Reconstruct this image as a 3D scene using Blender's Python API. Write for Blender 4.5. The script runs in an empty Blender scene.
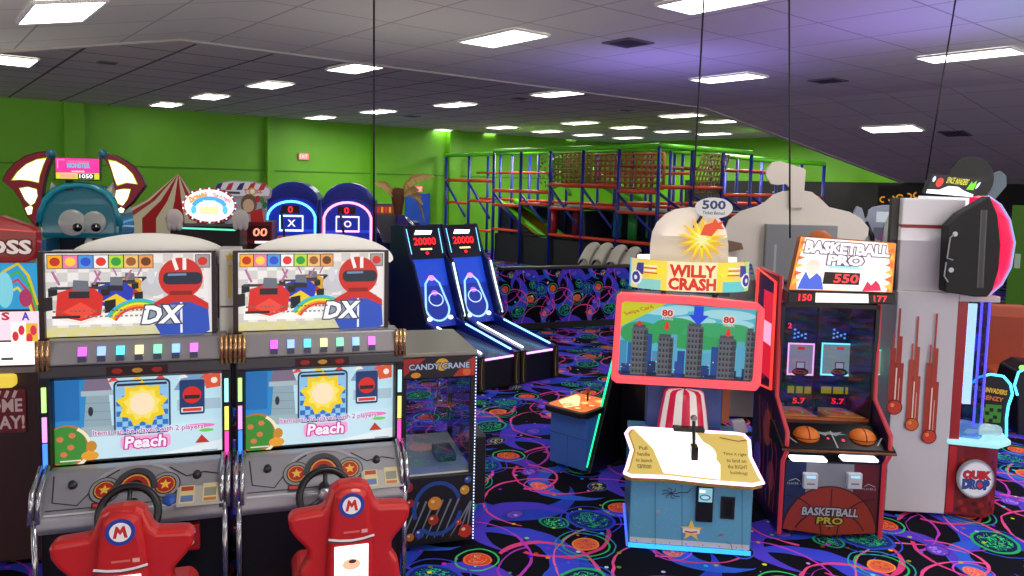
import bpy, bmesh, math, random
from mathutils import Vector, Matrix
random.seed(7)
PI=math.pi; rad=math.radians
sc=bpy.context.scene; C=sc.collection
# ---------------------------------------------------------------- camera
F=760.0; H=2.68; PITCH=rad(4.5); ROLL=rad(1.3); SH=-44.0
def ray(px,py):
    u=(px-512)/F; v=(288-py+SH)/F
    c,s=math.cos(ROLL),math.sin(ROLL)
    u2=u*c+v*s; v2=v*c+u*s
    cp,sp=math.cos(PITCH),math.sin(PITCH)
    return (u2,cp+v2*sp,-sp+v2*cp)
def P(px,py,Y):
    d=ray(px,py); t=Y/d[1]; return Vector((d[0]*t,Y,H+d[2]*t))
def G(px,py,z=0.0):
    d=ray(px,py); t=(z-H)/d[2]; return Vector((d[0]*t,d[1]*t,z))
cam=bpy.data.cameras.new('camera'); co=bpy.data.objects.new('camera',cam); C.objects.link(co)
cam.sensor_width=36; cam.lens=F/1024*36; cam.shift_y=SH/1024; cam.clip_end=200
# axes: right r, up u with the roll
fw=Vector((0,math.cos(PITCH),-math.sin(PITCH))); up0=Vector((0,math.sin(PITCH),math.cos(PITCH))); r0=Vector((1,0,0))
c_,s_=math.cos(ROLL),math.sin(ROLL)
rr=r0*c_+up0*s_; uu=up0*c_-r0*(-s_)
rr=(r0*c_+up0*s_).normalized(); uu=(up0*c_-r0*s_).normalized()
co.matrix_world=Matrix(((rr.x,uu.x,-fw.x,0),(rr.y,uu.y,-fw.y,0),(rr.z,uu.z,-fw.z,H),(0,0,0,1)))
sc.camera=co
def ray(px,py):
    u=(px-512)/F; v=(288-py+SH)/F
    d=rr*u+uu*v+fw
    return d
RY=rad(39); E2=Vector((math.cos(RY),math.sin(RY))); E1=Vector((-math.sin(RY),math.cos(RY)))
def SD(s,d): return (s*E2.x+d*E1.x, s*E2.y+d*E1.y)
# ---------------------------------------------------------------- materials
_m={}
def lin(c):
    c/=255.0
    return c/12.92 if c<=.04045 else ((c+.055)/1.055)**2.4
def rgb(h):
    if isinstance(h,str): h=h.lstrip('#'); h=tuple(int(h[i:i+2],16) for i in (0,2,4))
    return tuple(lin(x) for x in h)+(1,)
def M(h,rough=.5,metal=0.,emit=0.,coat=0.):
    k=(h,rough,metal,emit,coat)
    if k in _m: return _m[k]
    m=bpy.data.materials.new('m_%s_%d'%(str(h).strip('#'),len(_m))); m.use_nodes=True
    b=m.node_tree.nodes['Principled BSDF']
    b.inputs['Base Color'].default_value=rgb(h); b.inputs['Roughness'].default_value=rough
    b.inputs['Metallic'].default_value=metal; b.inputs['Coat Weight'].default_value=coat
    if emit:
        b.inputs['Emission Color'].default_value=rgb(h); b.inputs['Emission Strength'].default_value=emit
        b.inputs['Base Color'].default_value=tuple(.3*x for x in rgb(h)[:3])+(1,)
    m.cycles.emission_sampling='AUTO' if emit>=1.5 or not emit else 'NONE'
    _m[k]=m; return m
def GL(h='dfe8f0',alpha=.15,rough=.03):
    k=('glass',h,alpha)
    if k in _m: return _m[k]
    m=bpy.data.materials.new('m_glass_%d'%len(_m)); m.use_nodes=True
    nt=m.node_tree; nt.nodes.clear()
    o=nt.nodes.new('ShaderNodeOutputMaterial'); mx=nt.nodes.new('ShaderNodeMixShader')
    t=nt.nodes.new('ShaderNodeBsdfTransparent'); g=nt.nodes.new('ShaderNodeBsdfGlossy')
    t.inputs[0].default_value=rgb(h); g.inputs['Roughness'].default_value=rough
    mx.inputs[0].default_value=alpha
    nt.links.new(t.outputs[0],mx.inputs[1]); nt.links.new(g.outputs[0],mx.inputs[2]); nt.links.new(mx.outputs[0],o.inputs[0])
    _m[k]=m; return m
BLK=M('0b0b0e',.35); DK=M('17171c',.5); CHR=M('b8bac0',.2,.9); SIL=M('8e8f94',.35,.55); WHT=M('fbfaf4',.5)
# ---------------------------------------------------------------- mesh builder
class MB:
    def __init__(s): s.v=[]; s.f=[]; s.mi=[]; s.ms=[]; s.sm=[]
    def mat(s,m):
        if m not in s.ms: s.ms.append(m)
        return s.ms.index(m)
    def add(s,vs,fs,m=None,smooth=False):
        b=len(s.v); s.v+= [tuple(v) for v in vs]; i=s.mat(m) if m else 0
        for f in fs: s.f.append(tuple(b+k for k in f)); s.mi.append(i); s.sm.append(smooth)
        return s
    def box(s,x0,x1,y0,y1,z0,z1,m=None):
        v=[(x,y,z) for z in (z0,z1) for y in (y0,y1) for x in (x0,x1)]
        return s.add(v,[(0,2,3,1),(4,5,7,6),(0,1,5,4),(2,6,7,3),(0,4,6,2),(1,3,7,5)],m)
    def prism(s,pts,a,b,ax='y',m=None,smooth=False):
        # pts 2D outline; extruded along ax from a to b
        n=len(pts)
        def mk(p,t):
            if ax=='y': return (p[0],t,p[1])
            if ax=='x': return (t,p[0],p[1])
            return (p[0],p[1],t)
        v=[mk(p,a) for p in pts]+[mk(p,b) for p in pts]
        s.add(v,[tuple(range(n)),tuple(range(2*n-1,n-1,-1))],m)
        b0=len(s.v)-2*n; i=s.mat(m) if m else 0
        for k in range(n):
            j=(k+1)%n; s.f.append((b0+k,b0+n+k,b0+n+j,b0+j)); s.mi.append(i); s.sm.append(smooth)
        return s
    def tube(s,path,r,n=10,m=None,closed=False,cap=True,r2=None):
        path=[Vector(p) for p in path]; N=len(path); rings=[]
        prev=None; b=len(s.v); vs=[]
        for k,p in enumerate(path):
            if closed: t=path[(k+1)%N]-path[k-1]
            else: t=path[min(k+1,N-1)]-path[max(k-1,0)]
            t.normalize()
            if prev is None:
                a=Vector((0,0,1)) if abs(t.z)<.9 else Vector((1,0,0))
                u=t.cross(a).normalized()
            else: u=(prev-t*prev.dot(t)).normalized()
            w=t.cross(u); prev=u
            rad_=r if r2 is None else r+(r2-r)*k/(N-1)
            for q in range(n):
                an=2*PI*q/n; vs.append(p+(u*math.cos(an)+w*math.sin(an))*rad_)
        fs=[]
        for k in range(N if closed else N-1):
            k2=(k+1)%N
            for q in range(n):
                q2=(q+1)%n; fs.append((k*n+q,k*n+q2,k2*n+q2,k2*n+q))
        if not closed and cap: fs+= [tuple(range(n-1,-1,-1)),tuple((N-1)*n+q for q in range(n))]
        return s.add(vs,fs,m,True)
    def lathe(s,prof,c=(0,0,0),n=24,m=None,ax='z',a0=0,a1=2*PI,smooth=True):
        full=abs(a1-a0-2*PI)<1e-4; cnt=n if full else n+1; vs=[];fs=[]
        for k in range(cnt):
            an=a0+(a1-a0)*k/n
            for (r,h) in prof:
                x,y=r*math.cos(an),r*math.sin(an)
                if ax=='z': p=(x,y,h)
                elif ax=='y': p=(x,h,y)
                else: p=(h,x,y)
                vs.append((p[0]+c[0],p[1]+c[1],p[2]+c[2]))
        L=len(prof)
        for k in range(n):
            k2=(k+1)%cnt
            for q in range(L-1): fs.append((k*L+q,k2*L+q,k2*L+q+1,k*L+q+1))
        return s.add(vs,fs,m,smooth)
    def ball(s,c,r,n=16,m=None,sx=1,sy=1,sz=1):
        vs=[];fs=[];h=n//2
        for i in range(h+1):
            for j in range(n):
                a=PI*i/h;b=2*PI*j/n
                vs.append((c[0]+r*sx*math.sin(a)*math.cos(b),c[1]+r*sy*math.sin(a)*math.sin(b),c[2]+r*sz*math.cos(a)))
        for i in range(h):
            for j in range(n): fs.append((i*n+j,(i+1)*n+j,(i+1)*n+(j+1)%n,i*n+(j+1)%n))
        return s.add(vs,fs,m,True)
    def build(s,name,m=None,parent=None,bev=0,loc=None,rz=None,seg=2):
        me=bpy.data.meshes.new(name); me.from_pydata(s.v,[],s.f); 
        ms=s.ms if s.ms else [m]
        if s.ms and m and m not in ms: pass
        for q in ms: me.materials.append(q)
        me.polygons.foreach_set('material_index',s.mi if s.ms else [0]*len(s.f))
        me.polygons.foreach_set('use_smooth',s.sm); me.update()
        bm=bmesh.new(); bm.from_mesh(me)
        if len(s.f)<4000 and not getattr(s,'flat',False): bmesh.ops.recalc_face_normals(bm,faces=bm.faces)
        bm.to_mesh(me); bm.free()
        o=bpy.data.objects.new(name,me); C.objects.link(o)
        if parent: o.parent=parent
        if loc is not None: o.location=loc
        if rz is not None: o.rotation_euler=(0,0,rz)
        if bev:
            b=o.modifiers.new('bevel','BEVEL'); b.width=bev; b.segments=seg; b.limit_method='ANGLE'; b.angle_limit=rad(40)
        return o
# ---------------------------------------------------------------- flat printed artwork (layered polygons)
_tc={}
def glyph(txt,bold=0.,sp=1.0):
    k=(txt,bold,sp)
    if k in _tc: return _tc[k]
    cu=bpy.data.curves.new('t','FONT'); cu.body=txt; cu.resolution_u=2; cu.offset=bold; cu.space_character=sp
    o=bpy.data.objects.new('t',cu); C.objects.link(o)
    dg=bpy.context.evaluated_depsgraph_get(); dg.update()
    me=bpy.data.meshes.new_from_object(o.evaluated_get(dg))
    vs=[(v.co.x,v.co.y) for v in me.vertices]; fs=[tuple(p.vertices) for p in me.polygons]
    bpy.data.objects.remove(o); bpy.data.curves.remove(cu); bpy.data.meshes.remove(me)
    _tc[k]=(vs,fs); return _tc[k]
class Art:
    def __init__(s,y=0,fn=None,step=.0006,k=1.0):
        s.mb=MB(); s.mb.flat=True; s.y=y; s.l=0; s.hold=False; s.step=step; s.fn=fn or (lambda x,z,h:(x,s.y-h,z)); s.e=0
    def _put(s,pts,fs,m):
        if not s.hold: s.l+=1
        s.mb.add([s.fn(x,z,.001+s.l*s.step) for x,z in pts],fs,m)
    def c(s,h,e=None):
        if not isinstance(h,(str,tuple)): return h
        e=s.e if e is None else e
        return M(h,.4,0,e)
    def poly(s,pts,h,e=None): s._put(pts,[tuple(range(len(pts)))],s.c(h,e)); return s
    def rect(s,x0,z0,x1,z1,h,e=None): return s.poly([(x0,z0),(x1,z0),(x1,z1),(x0,z1)],h,e)
    def grid(s,x0,z0,x1,z1,n,h,e=None):
        pts=[];fs=[]
        for i in range(n+1): x=x0+(x1-x0)*i/n; pts+=[(x,z0),(x,z1)]
        for i in range(n): fs.append((2*i,2*i+2,2*i+3,2*i+1))
        s._put(pts,fs,s.c(h,e)); return s
    def ell(s,cx,cz,rx,rz,h,e=None,a0=0,a1=360,n=24,rot=0):
        pts=[]
        if a1-a0<360: pts.append((cx,cz))
        cr,sr=math.cos(rot),math.sin(rot)
        for i in range(n+(a1-a0<360)):
            a=rad(a0+(a1-a0)*i/n); x,z=rx*math.cos(a),rz*math.sin(a); pts.append((cx+x*cr-z*sr,cz+x*sr+z*cr))
        return s.poly(pts,h,e)
    def line(s,pts,w,h,e=None,w2=None):
        L=[];R=[];n=len(pts)
        for i,p in enumerate(pts):
            a=pts[max(i-1,0)];b=pts[min(i+1,n-1)]
            dx,dz=b[0]-a[0],b[1]-a[1]; q=math.hypot(dx,dz) or 1; nx,nz=-dz/q,dx/q
            ww=(w if w2 is None else w+(w2-w)*i/(n-1))/2
            L.append((p[0]+nx*ww,p[1]+nz*ww)); R.append((p[0]-nx*ww,p[1]-nz*ww))
        v=L+R; fs=[(i,i+1,n+i+1,n+i) for i in range(n-1)]
        s._put(v,fs,s.c(h,e)); return s
    def arc(s,cx,cz,rx,rz,a0,a1,w,h,e=None,n=16,w2=None):
        return s.line([(cx+rx*math.cos(rad(a0+(a1-a0)*i/n)),cz+rz*math.sin(rad(a0+(a1-a0)*i/n))) for i in range(n+1)],w,h,e,w2)
    def star(s,cx,cz,r,r2,n,h,e=None,rot=90):
        return s.poly([(cx+(r if i%2==0 else r2)*math.cos(rad(rot+180*i/n)),cz+(r if i%2==0 else r2)*math.sin(rad(rot+180*i/n))) for i in range(2*n)],h,e)
    def text(s,t,cx,cz,hh,h,w=None,shear=0,bold=.0,e=None,rot=0,out=None,ow=.012,sp=1.0):
        if out is not None:
            s.text(t,cx,cz,hh,out,w,shear,bold+ow/hh*.7 if hh else bold,e,rot,None,0,sp)
        vs,fs=glyph(t,bold,sp)
        if not vs: return s
        b0,_=glyph(t,0.,sp)
        x0=min(v[0] for v in b0);x1=max(v[0] for v in b0);z0=min(v[1] for v in b0);z1=max(v[1] for v in b0)
        k=hh/(z1-z0); kx=(w/(x1-x0)) if w else k
        pts=[]
        for x,z in vs:
            a=(x-(x0+x1)/2)*kx; b=(z-(z0+z1)/2)*k; a+=b*shear
            pts.append((cx+a*math.cos(rot)-b*math.sin(rot),cz+a*math.sin(rot)+b*math.cos(rot)))
        s._put(pts,fs,s.c(h,e)); return s
    def build(s,name,parent=None): return s.mb.build(name,None,parent)
# ---------------------------------------------------------------- things
def tag(o,label,cat,group=None,kind=None):
    if label: o['label']=label
    if cat: o['category']=cat
    if group: o['group']=group
    if kind: o['kind']=kind
    return o
def struct(o): o['kind']='structure'; return o
def thing(name,label,cat,loc=(0,0,0),rz=0,group=None):
    o=bpy.data.objects.new(name,None); C.objects.link(o); o.location=loc; o.rotation_euler=(0,0,rz); o.empty_display_size=.2
    return tag(o,label,cat,group)
def dup(o,parent=None):
    c=o.copy(); C.objects.link(c)
    if parent: c.parent=parent
    for ch in list(o.children): dup(ch,c)
    return c
class Fr:
    """local frame on the floor: x to the right, y away from the viewer"""
    def __init__(s,x,y,deg): s.o=Vector((x,y)); s.a=rad(deg); s.X=Vector((math.cos(s.a),math.sin(s.a))); s.Y=Vector((-s.X.y,s.X.x)); s.loc=(x,y,0)
    def q(s,px,py,ly=0.):
        d=ray(px,py); dd=Vector((d[0],d[1])); t=(ly+s.o.dot(s.Y))/dd.dot(s.Y)
        p=dd*t-s.o; return (p.dot(s.X),H+d[2]*t)
    def w(s,x,y): p=s.o+s.X*x+s.Y*y; return (p.x,p.y)
def arcpts(cx,cz,rx,rz,a0,a1,n=12): return [(cx+rx*math.cos(rad(a0+(a1-a0)*i/n)),cz+rz*math.sin(rad(a0+(a1-a0)*i/n))) for i in range(n+1)]
def rrect(x0,z0,x1,z1,r,n=4):
    return arcpts(x1-r,z0+r,r,r,-90,0,n)+arcpts(x1-r,z1-r,r,r,0,90,n)+arcpts(x0+r,z1-r,r,r,90,180,n)+arcpts(x0+r,z0+r,r,r,180,270,n)
def framep(mb,outer,inner,y0,y1,m=None):
    """ring-shaped plate between two outlines with the same number of points (in x,z)"""
    n=len(outer); v=[(x,y0,z) for x,z in outer]+[(x,y0,z) for x,z in inner]+[(x,y1,z) for x,z in outer]+[(x,y1,z) for x,z in inner]
    f=[]
    for i in range(n):
        j=(i+1)%n
        f+=[(i,j,n+j,n+i),(2*n+j,2*n+i,3*n+i,3*n+j),(j,i,2*n+i,2*n+j),(n+i,n+j,3*n+j,3*n+i)]
    return mb.add(v,f,m)
# ================================================================ SETTING
class NT:
    """tiny expression helper for shader maths"""
    def __init__(s,name):
        s.m=bpy.data.materials.new(name); s.m.use_nodes=True; s.t=s.m.node_tree; s.b=s.t.nodes['Principled BSDF']
    def n(s,ty,**k):
        q=s.t.nodes.new(ty)
        for a,b in k.items(): setattr(q,a,b)
        return q
    def put(s,i,v):
        if isinstance(v,(int,float)): i.default_value=v
        elif isinstance(v,tuple): i.default_value=v
        else: s.t.links.new(v,i)
    def f(s,op,*a):
        q=s.n('ShaderNodeMath',operation=op)
        for i,v in enumerate(a): s.put(q.inputs[i],v)
        return q.outputs[0]
    def mix(s,fac,a,b):
        q=s.n('ShaderNodeMix',data_type='RGBA'); s.put(q.inputs[0],fac); s.put(q.inputs[6],a); s.put(q.inputs[7],b); return q.outputs[2]
def carpet_mat(name,axes,T=1.5):
    k=NT(name); tc=k.n('ShaderNodeTexCoord'); sp=k.n('ShaderNodeSeparateXYZ'); k.put(sp.inputs[0],tc.outputs['Object'])
    U0,V0=sp.outputs[axes[0]],sp.outputs[axes[1]]
    nz=k.n('ShaderNodeTexNoise'); nz.inputs['Scale'].default_value=3.2; nz.inputs['Detail'].default_value=2; k.put(nz.inputs['Vector'],tc.outputs['Object'])
    ns=k.n('ShaderNodeSeparateColor'); k.put(ns.inputs[0],nz.outputs['Color'])
    U=k.f('ADD',k.f('DIVIDE',U0,T),k.f('MULTIPLY',k.f('SUBTRACT',ns.outputs[0],.5),.05))
    V=k.f('ADD',k.f('DIVIDE',V0,T),k.f('MULTIPLY',k.f('SUBTRACT',ns.outputs[1],.5),.05))
    n2=k.n('ShaderNodeTexNoise'); n2.inputs['Scale'].default_value=16; n2.inputs['Detail'].default_value=1; n2.inputs['Distortion'].default_value=1.5; k.put(n2.inputs['Vector'],tc.outputs['Object'])
    scr=k.f('LESS_THAN',k.f('ABSOLUTE',k.f('SUBTRACT',n2.outputs[0],.5)),.035)
    col=rgb('080716')
    def d(cx,cy,ax=1.,ay=1.,rot=0):
        x=k.f('WRAP',k.f('SUBTRACT',U,cx),.5,-.5); y=k.f('WRAP',k.f('SUBTRACT',V,cy),.5,-.5)
        if rot:
            c,s_=math.cos(rot),math.sin(rot)
            x,y=k.f('ADD',k.f('MULTIPLY',x,c),k.f('MULTIPLY',y,s_)),k.f('SUBTRACT',k.f('MULTIPLY',y,c),k.f('MULTIPLY',x,s_))
        xx=k.f('MULTIPLY',x,ax) if ax!=1 else x; yy=k.f('MULTIPLY',y,ay) if ay!=1 else y
        return x,y,k.f('SQRT',k.f('ADD',k.f('MULTIPLY',xx,xx),k.f('MULTIPLY',yy,yy)))
    def ring(r,R,w): return k.f('LESS_THAN',k.f('ABSOLUTE',k.f('SUBTRACT',r,R)),w)
    def AND(a,b): return k.f('MULTIPLY',a,b)
    # big blue / violet swooshes: crescents
    for (cx,cy,R,ox,oy,r2,h) in [(.72,.3,.36,.09,.07,.31,'2c46cc'),(.22,.72,.34,-.10,.04,.30,'3f4ae0'),(.5,.95,.30,.02,-.10,.27,'5240d8'),(.12,.22,.27,.08,-.05,.235,'2f62e0'),(.9,.62,.24,-.07,-.03,.21,'5b3fd6')]:
        a=d(cx,cy)[2]; b=d(cx+ox,cy+oy)[2]
        col=k.mix(AND(k.f('LESS_THAN',a,R),k.f('GREATER_THAN',b,r2)),col,rgb(h))
    # magenta ribbons: partial rings
    for (cx,cy,R,w,nx,ny,o,h) in [(.3,.55,.25,.017,1,.3,-.02,'ee4a90'),(.3,.55,.21,.006,-1,.4,0,'b03ac8'),(.78,.12,.33,.012,-.6,1,0,'f0529a'),(.6,.8,.28,.018,.2,-1,.02,'e83f86'),(.05,.9,.36,.010,1,-.5,.05,'c43fd0'),(.7,.3,.42,.008,0,1,.1,'f06aa0'),(.15,.35,.3,.013,-1,-.3,.05,'e2408c'),(.95,.45,.19,.014,.7,-.7,0,'f25a9a')]:
        x,y,r=d(cx,cy)
        half=k.f('GREATER_THAN',k.f('ADD',k.f('MULTIPLY',x,nx),k.f('MULTIPLY',y,ny)),o)
        ww=k.f('MULTIPLY',k.f('SUBTRACT',ns.outputs[2],.18),w*1.9)
        col=k.mix(AND(ring(r,R,ww),half),col,rgb(h))
    # little ovals: (centre, radius, squash, fill, rim, scribble)
    for (cx,cy,R,ax,ay,rot,fill,rim,sc_) in [(.36,.36,.135,1,1.25,.3,'141c58','28b868','3be878'),(.84,.78,.14,1.2,1,.5,'1c2f86','2f4fd8','35d070'),(.62,.6,.075,1,1.2,0,'f0713c','ff9a4a','c03c60'),(.09,.8,.068,1.1,1,.8,'e84a30','ff7a44','ff9a60'),(.55,.08,.06,1,1.2,.2,'6a4fd0','3e2f9a','8f78f0'),(.92,.3,.055,1.2,1,0,'ff5a72','ff9a4a','ffc060'),(.2,.08,.075,1,1.2,.6,'1a2048','5060c8','e8e080'),(.66,.88,.08,1.2,1,.4,'123048','24a878','4af088'),(.02,.5,.06,1,1.1,0,'7a48d8','4a2fb0','b090ff')]:
        x,y,r=d(cx,cy,ax,ay,rot)
        ins=k.f('LESS_THAN',r,R)
        col=k.mix(ins,col,rgb(fill)); col=k.mix(AND(ins,AND(scr,k.f('LESS_THAN',r,R*.72))),col,rgb(sc_)); col=k.mix(ring(r,R*.94,R*.07),col,rgb(rim))
    for (cx,cy,R,w,h) in [(.62,.6,.12,.005,'30c070'),(.62,.6,.15,.004,'2fa0b8'),(.36,.36,.165,.004,'2f60e0'),(.09,.8,.10,.005,'38d878'),(.84,.78,.17,.004,'3a50e0'),(.92,.3,.09,.004,'d050d8')]:
        col=k.mix(ring(d(cx,cy)[2],R,w),col,rgb(h))
    # confetti
    vo=k.n('ShaderNodeTexVoronoi'); vo.inputs['Scale'].default_value=7.5; k.put(vo.inputs['Vector'],tc.outputs['Object'])
    hs=k.n('ShaderNodeHueSaturation'); hs.inputs['Saturation'].default_value=1.3; k.put(hs.inputs['Color'],vo.outputs['Color'])
    col=k.mix(k.f('LESS_THAN',vo.outputs['Distance'],.13),col,hs.outputs[0])
    k.put(k.b.inputs['Base Color'],col); k.b.inputs['Roughness'].default_value=.9
    k.b.inputs['Specular IOR Level'].default_value=.15
    return k.m
def tile_mat(name,base,line,bw,bh,w=.012,rough=.85,off=0.):
    k=NT(name); tc=k.n('ShaderNodeTexCoord'); br=k.n('ShaderNodeTexBrick'); k.put(br.inputs['Vector'],tc.outputs['Object'])
    br.offset=off; br.inputs['Scale'].default_value=1; br.inputs['Mortar Size'].default_value=w; br.inputs['Brick Width'].default_value=bw; br.inputs['Row Height'].default_value=bh
    br.inputs['Color1'].default_value=rgb(base); br.inputs['Color2'].default_value=tuple(x*.93 for x in rgb(base)[:3])+(1,); br.inputs['Mortar'].default_value=rgb(line)
    br.inputs['Mortar Smooth'].default_value=.2
    k.put(k.b.inputs['Base Color'],br.outputs['Color']); k.b.inputs['Roughness'].default_value=rough; return k.m
def room_mesh(name,verts,faces,m):
    """verts in room coordinates (s,d,z)"""
    mb=MB(); mb.add(verts,faces); o=mb.build(name,m); o.rotation_euler=(0,0,RY); return struct(o)
CZ=4.63
floor=room_mesh('floor',[(-16,-14,0),(26.2,-14,0),(26.2,24.8,0),(-16,24.8,0)],[(0,1,2,3)],carpet_mat('carpet',(0,1)))
cm=tile_mat('ceiling_tiles','d6d4c6','a39e94',1.2,1.2,.014)
S0,S1=3.2,15.2; sl=.2; sr=.148
# near bay: flat in the middle, sloping down to both sides
zl=CZ-sl*(S0+16); zr=CZ-sr*(26.2-S1)
cn=MB()
cn.add([(-16,-14,zl),(S0,-14,CZ),(S1,-14,CZ),(26.2,-14,zr),(26.2,11.6,zr),(S1,11.6,CZ),(S0,11.6,CZ),(-16,11.6,zl),
        (-16,-14,zl+.05),(S0,-14,CZ+.05),(S1,-14,CZ+.05),(26.2,-14,zr+.05),(26.2,11.6,zr+.05),(S1,11.6,CZ+.05),(S0,11.6,CZ+.05),(-16,11.6,zl+.05)],
       [(0,1,6,7),(1,2,5,6),(2,3,4,5),(8,9,14,15),(9,10,13,14),(10,11,12,13),(7,6,14,15),(6,5,13,14),(5,4,12,13)])
ceil=cn.build('ceiling',cm); ceil.rotation_euler=(0,0,RY); struct(ceil)
cm2=tile_mat('ceiling_tiles_dim','c8c2b2','625c50',1.2,1.2,.03)  # weaker light over the far bay put into a darker tile colour
ceil2=room_mesh('ceiling',[(-16,11.6,CZ+.06),(26.2,11.6,CZ+.06),(26.2,24.8,CZ+.06),(-16,24.8,CZ+.06)],[(0,1,2,3)],cm2)
struct(MB().box(-16,26.2,11.45,11.6,zl+.1,CZ+.0,None).build('trim_1',M('c8bcc4',.8))) if 0 else None
# fold trim along the edge of the near bay
tb=MB(); tb.prism([(-16,zl-.03),(S0,CZ-.03),(S1,CZ-.03),(26.2,zr-.03),(26.2,zr+.02),(S1,CZ+.02),(S0,CZ+.02),(-16,zl+.02)],11.5,11.62,'y')
o=tb.build('trim_1',M('bdb8b0',.8)); o.rotation_euler=(0,0,RY); struct(o)
# left (far) green wall and its pilasters
def green():
    k=NT('green_paint'); tc=k.n('ShaderNodeTexCoord'); nz=k.n('ShaderNodeTexNoise'); nz.inputs['Scale'].default_value=1.3; k.put(nz.inputs['Vector'],tc.outputs['Object'])
    k.put(k.b.inputs['Base Color'],k.mix(nz.outputs[0],rgb('589f08'),rgb('64b00c'))); k.b.inputs['Roughness'].default_value=.55; return k.m
GR=green()
def rbox(name,s0,s1,d0,d1,z0,z1,m,bev=0):
    o=MB().box(s0,s1,d0,d1,z0,z1).build(name,m,None,bev); o.rotation_euler=(0,0,RY); return struct(o)
rbox('wall_left',-16,26.2,24.6,24.8,0,CZ+.06,GR)
rbox('wall_right',26.0,26.2,-14,24.6,0,CZ+.06,GR)
rbox('wall_right_lower',25.94,25.999,-14,20.5,0,3.02,M('0c0b10',.6))
rbox('trim_2',-16,26,24.57,24.6,2.93,2.97,M('3f7d0c',.6))
def on_left(px,py):   # point of the left wall seen at a pixel, in room coordinates
    d=ray(px,py); dd=Vector((d[0],d[1])); t=24.6/dd.dot(E1); return dd.dot(E2)*t,H+d[2]*t
n=3
for px,w in ((73,.5),(268,.22),(372,.12),(452,.5)):
    s,_=on_left(px,130); rbox('trim_%d'%n,s-w/2,s+w/2,24.35,24.6,0,CZ+.05,GR); n+=1
s0,z0=on_left(405,193); s1,_=on_left(429,195)
rbox('door_1',s0,s1,24.5,24.6,0,z0,M('1c50b8',.45),.02)
# ---------------------------------------------------------------- ceiling lights, vents, signs, hanging cables
def cz(s,d):
    if d>11.6: return CZ+.06
    return CZ-sl*max(0,S0-s)-sr*max(0,s-S1)
def on_ceiling(px,py):
    d=ray(px,py); 
    for i in range(1,4000):
        t=i*.01; X,Y,Z=d[0]*t,d[1]*t,H+d[2]*t
        s=X*E2.x+Y*E2.y; q=X*E1.x+Y*E1.y
        if Z>=cz(s,q): return s,q,cz(s,q)
    return s,q,cz(s,q)
LW=M('fffdf6',.5,0,9.0)
fm=MB(); fm.box(-.3,.3,-.6,.6,-.012,0)
def light(px,py,label,group):
    s,d,z=on_ceiling(px,py)
    t=thing('ceiling_light',label,'ceiling light',(*SD(s,d),z-.005),RY,group)
    tilt=0
    if d<11.6: tilt=math.atan(sr) if s>S1 else (-math.atan(sl) if s<S0 else 0)
    t.rotation_euler=(0,tilt,RY)
    fr=MB(); framep(fr,[(-.31,-.61),(.31,-.61),(.31,.61),(-.31,.61)],[(-.285,-.585),(.285,-.585),(.285,.585),(-.285,.585)],0,.03)
    fr.v=[(x,z_,-y) for (x,y,z_) in fr.v]; fr.build('frame',M('e8e6e6',.5),t)
    MB().box(-.285,.285,-.585,.585,-.022,-.006).build('diffuser',LW,t)
g1='troffers over the near bay'
for px,py,l in [(60,10,'large white troffer light in the top left corner of the ceiling'),(15,60,'white troffer light cut off by the left edge of the ceiling'),(503,37,'white troffer light at the top middle between two hanging cables'),(728,77,'long white troffer light above the play structure on the purple-lit ceiling'),(970,54,'largest white troffer light at the right edge, beside a hanging cable'),(892,128,'white troffer light on the sloping ceiling above the lime wall corner'),(720,-2,'white troffer light cut off by the top edge near the middle cable')]:
    light(px,py,l,g1)
for px,py in [(356,67),(270,84),(210,96),(166,104),(455,104),(378,111),(320,117),(558,93)]:
    light(px,py,'white troffer light among the far rows left of and before the play structure','troffers in the far bay')
for px,py in [(502,127),(438,130),(482,134),(547,131),(580,122.5),(522,137.5),(562,140),(588,134.5),(628,127),(628,137.5),(682,115),(672,131),(721,121),(714,133.5)]:
    light(px,py,'white troffer light in the cluster of far rows over the play structure','troffers over the play structure')
for i,(px,py,w,l) in enumerate([(628,42,.5,'dark square ceiling vent between the top middle troffers'),(828,80,.5,'dark square ceiling vent on the purple-lit ceiling right of a cable'),(955,133,.55,'dark square ceiling vent over the tall right hand cabinets'),(107,62,.3,'small dark ceiling vent over the left wall'),(520,98,.3,'tiny dark ceiling vent left of a far troffer'),(412,116,.4,'small dark ceiling vent between two far troffers'),(627,110,.25,'tiny dark ceiling sensor left of the play structure lights')]):
    s,d,z=on_ceiling(px,py); t=thing('ceiling_vent',l,'vent',(*SD(s,d),z-.004),RY)
    if d<11.6 and s>S1: t.rotation_euler=(0,math.atan(sr),RY)
    if d<11.6 and s<S0: t.rotation_euler=(0,-math.atan(sl),RY)
    mb=MB(); framep(mb,[(-w/2,-w/2),(w/2,-w/2),(w/2,w/2),(-w/2,w/2)],[(-w*.42,-w*.42),(w*.42,-w*.42),(w*.42,w*.42),(-w*.42,w*.42)],0,.02)
    mb.v=[(x,z_,-y) for (x,y,z_) in mb.v]; mb.build('frame',M('68646c',.6),t)
    mb=MB()
    for j in range(5): mb.box(-w*.42,w*.42,-w*.42+j*w*.17,-w*.42+j*w*.17+w*.12,-.012,-.002)
    mb.build('grille',M('38363c',.6),t)
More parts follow.
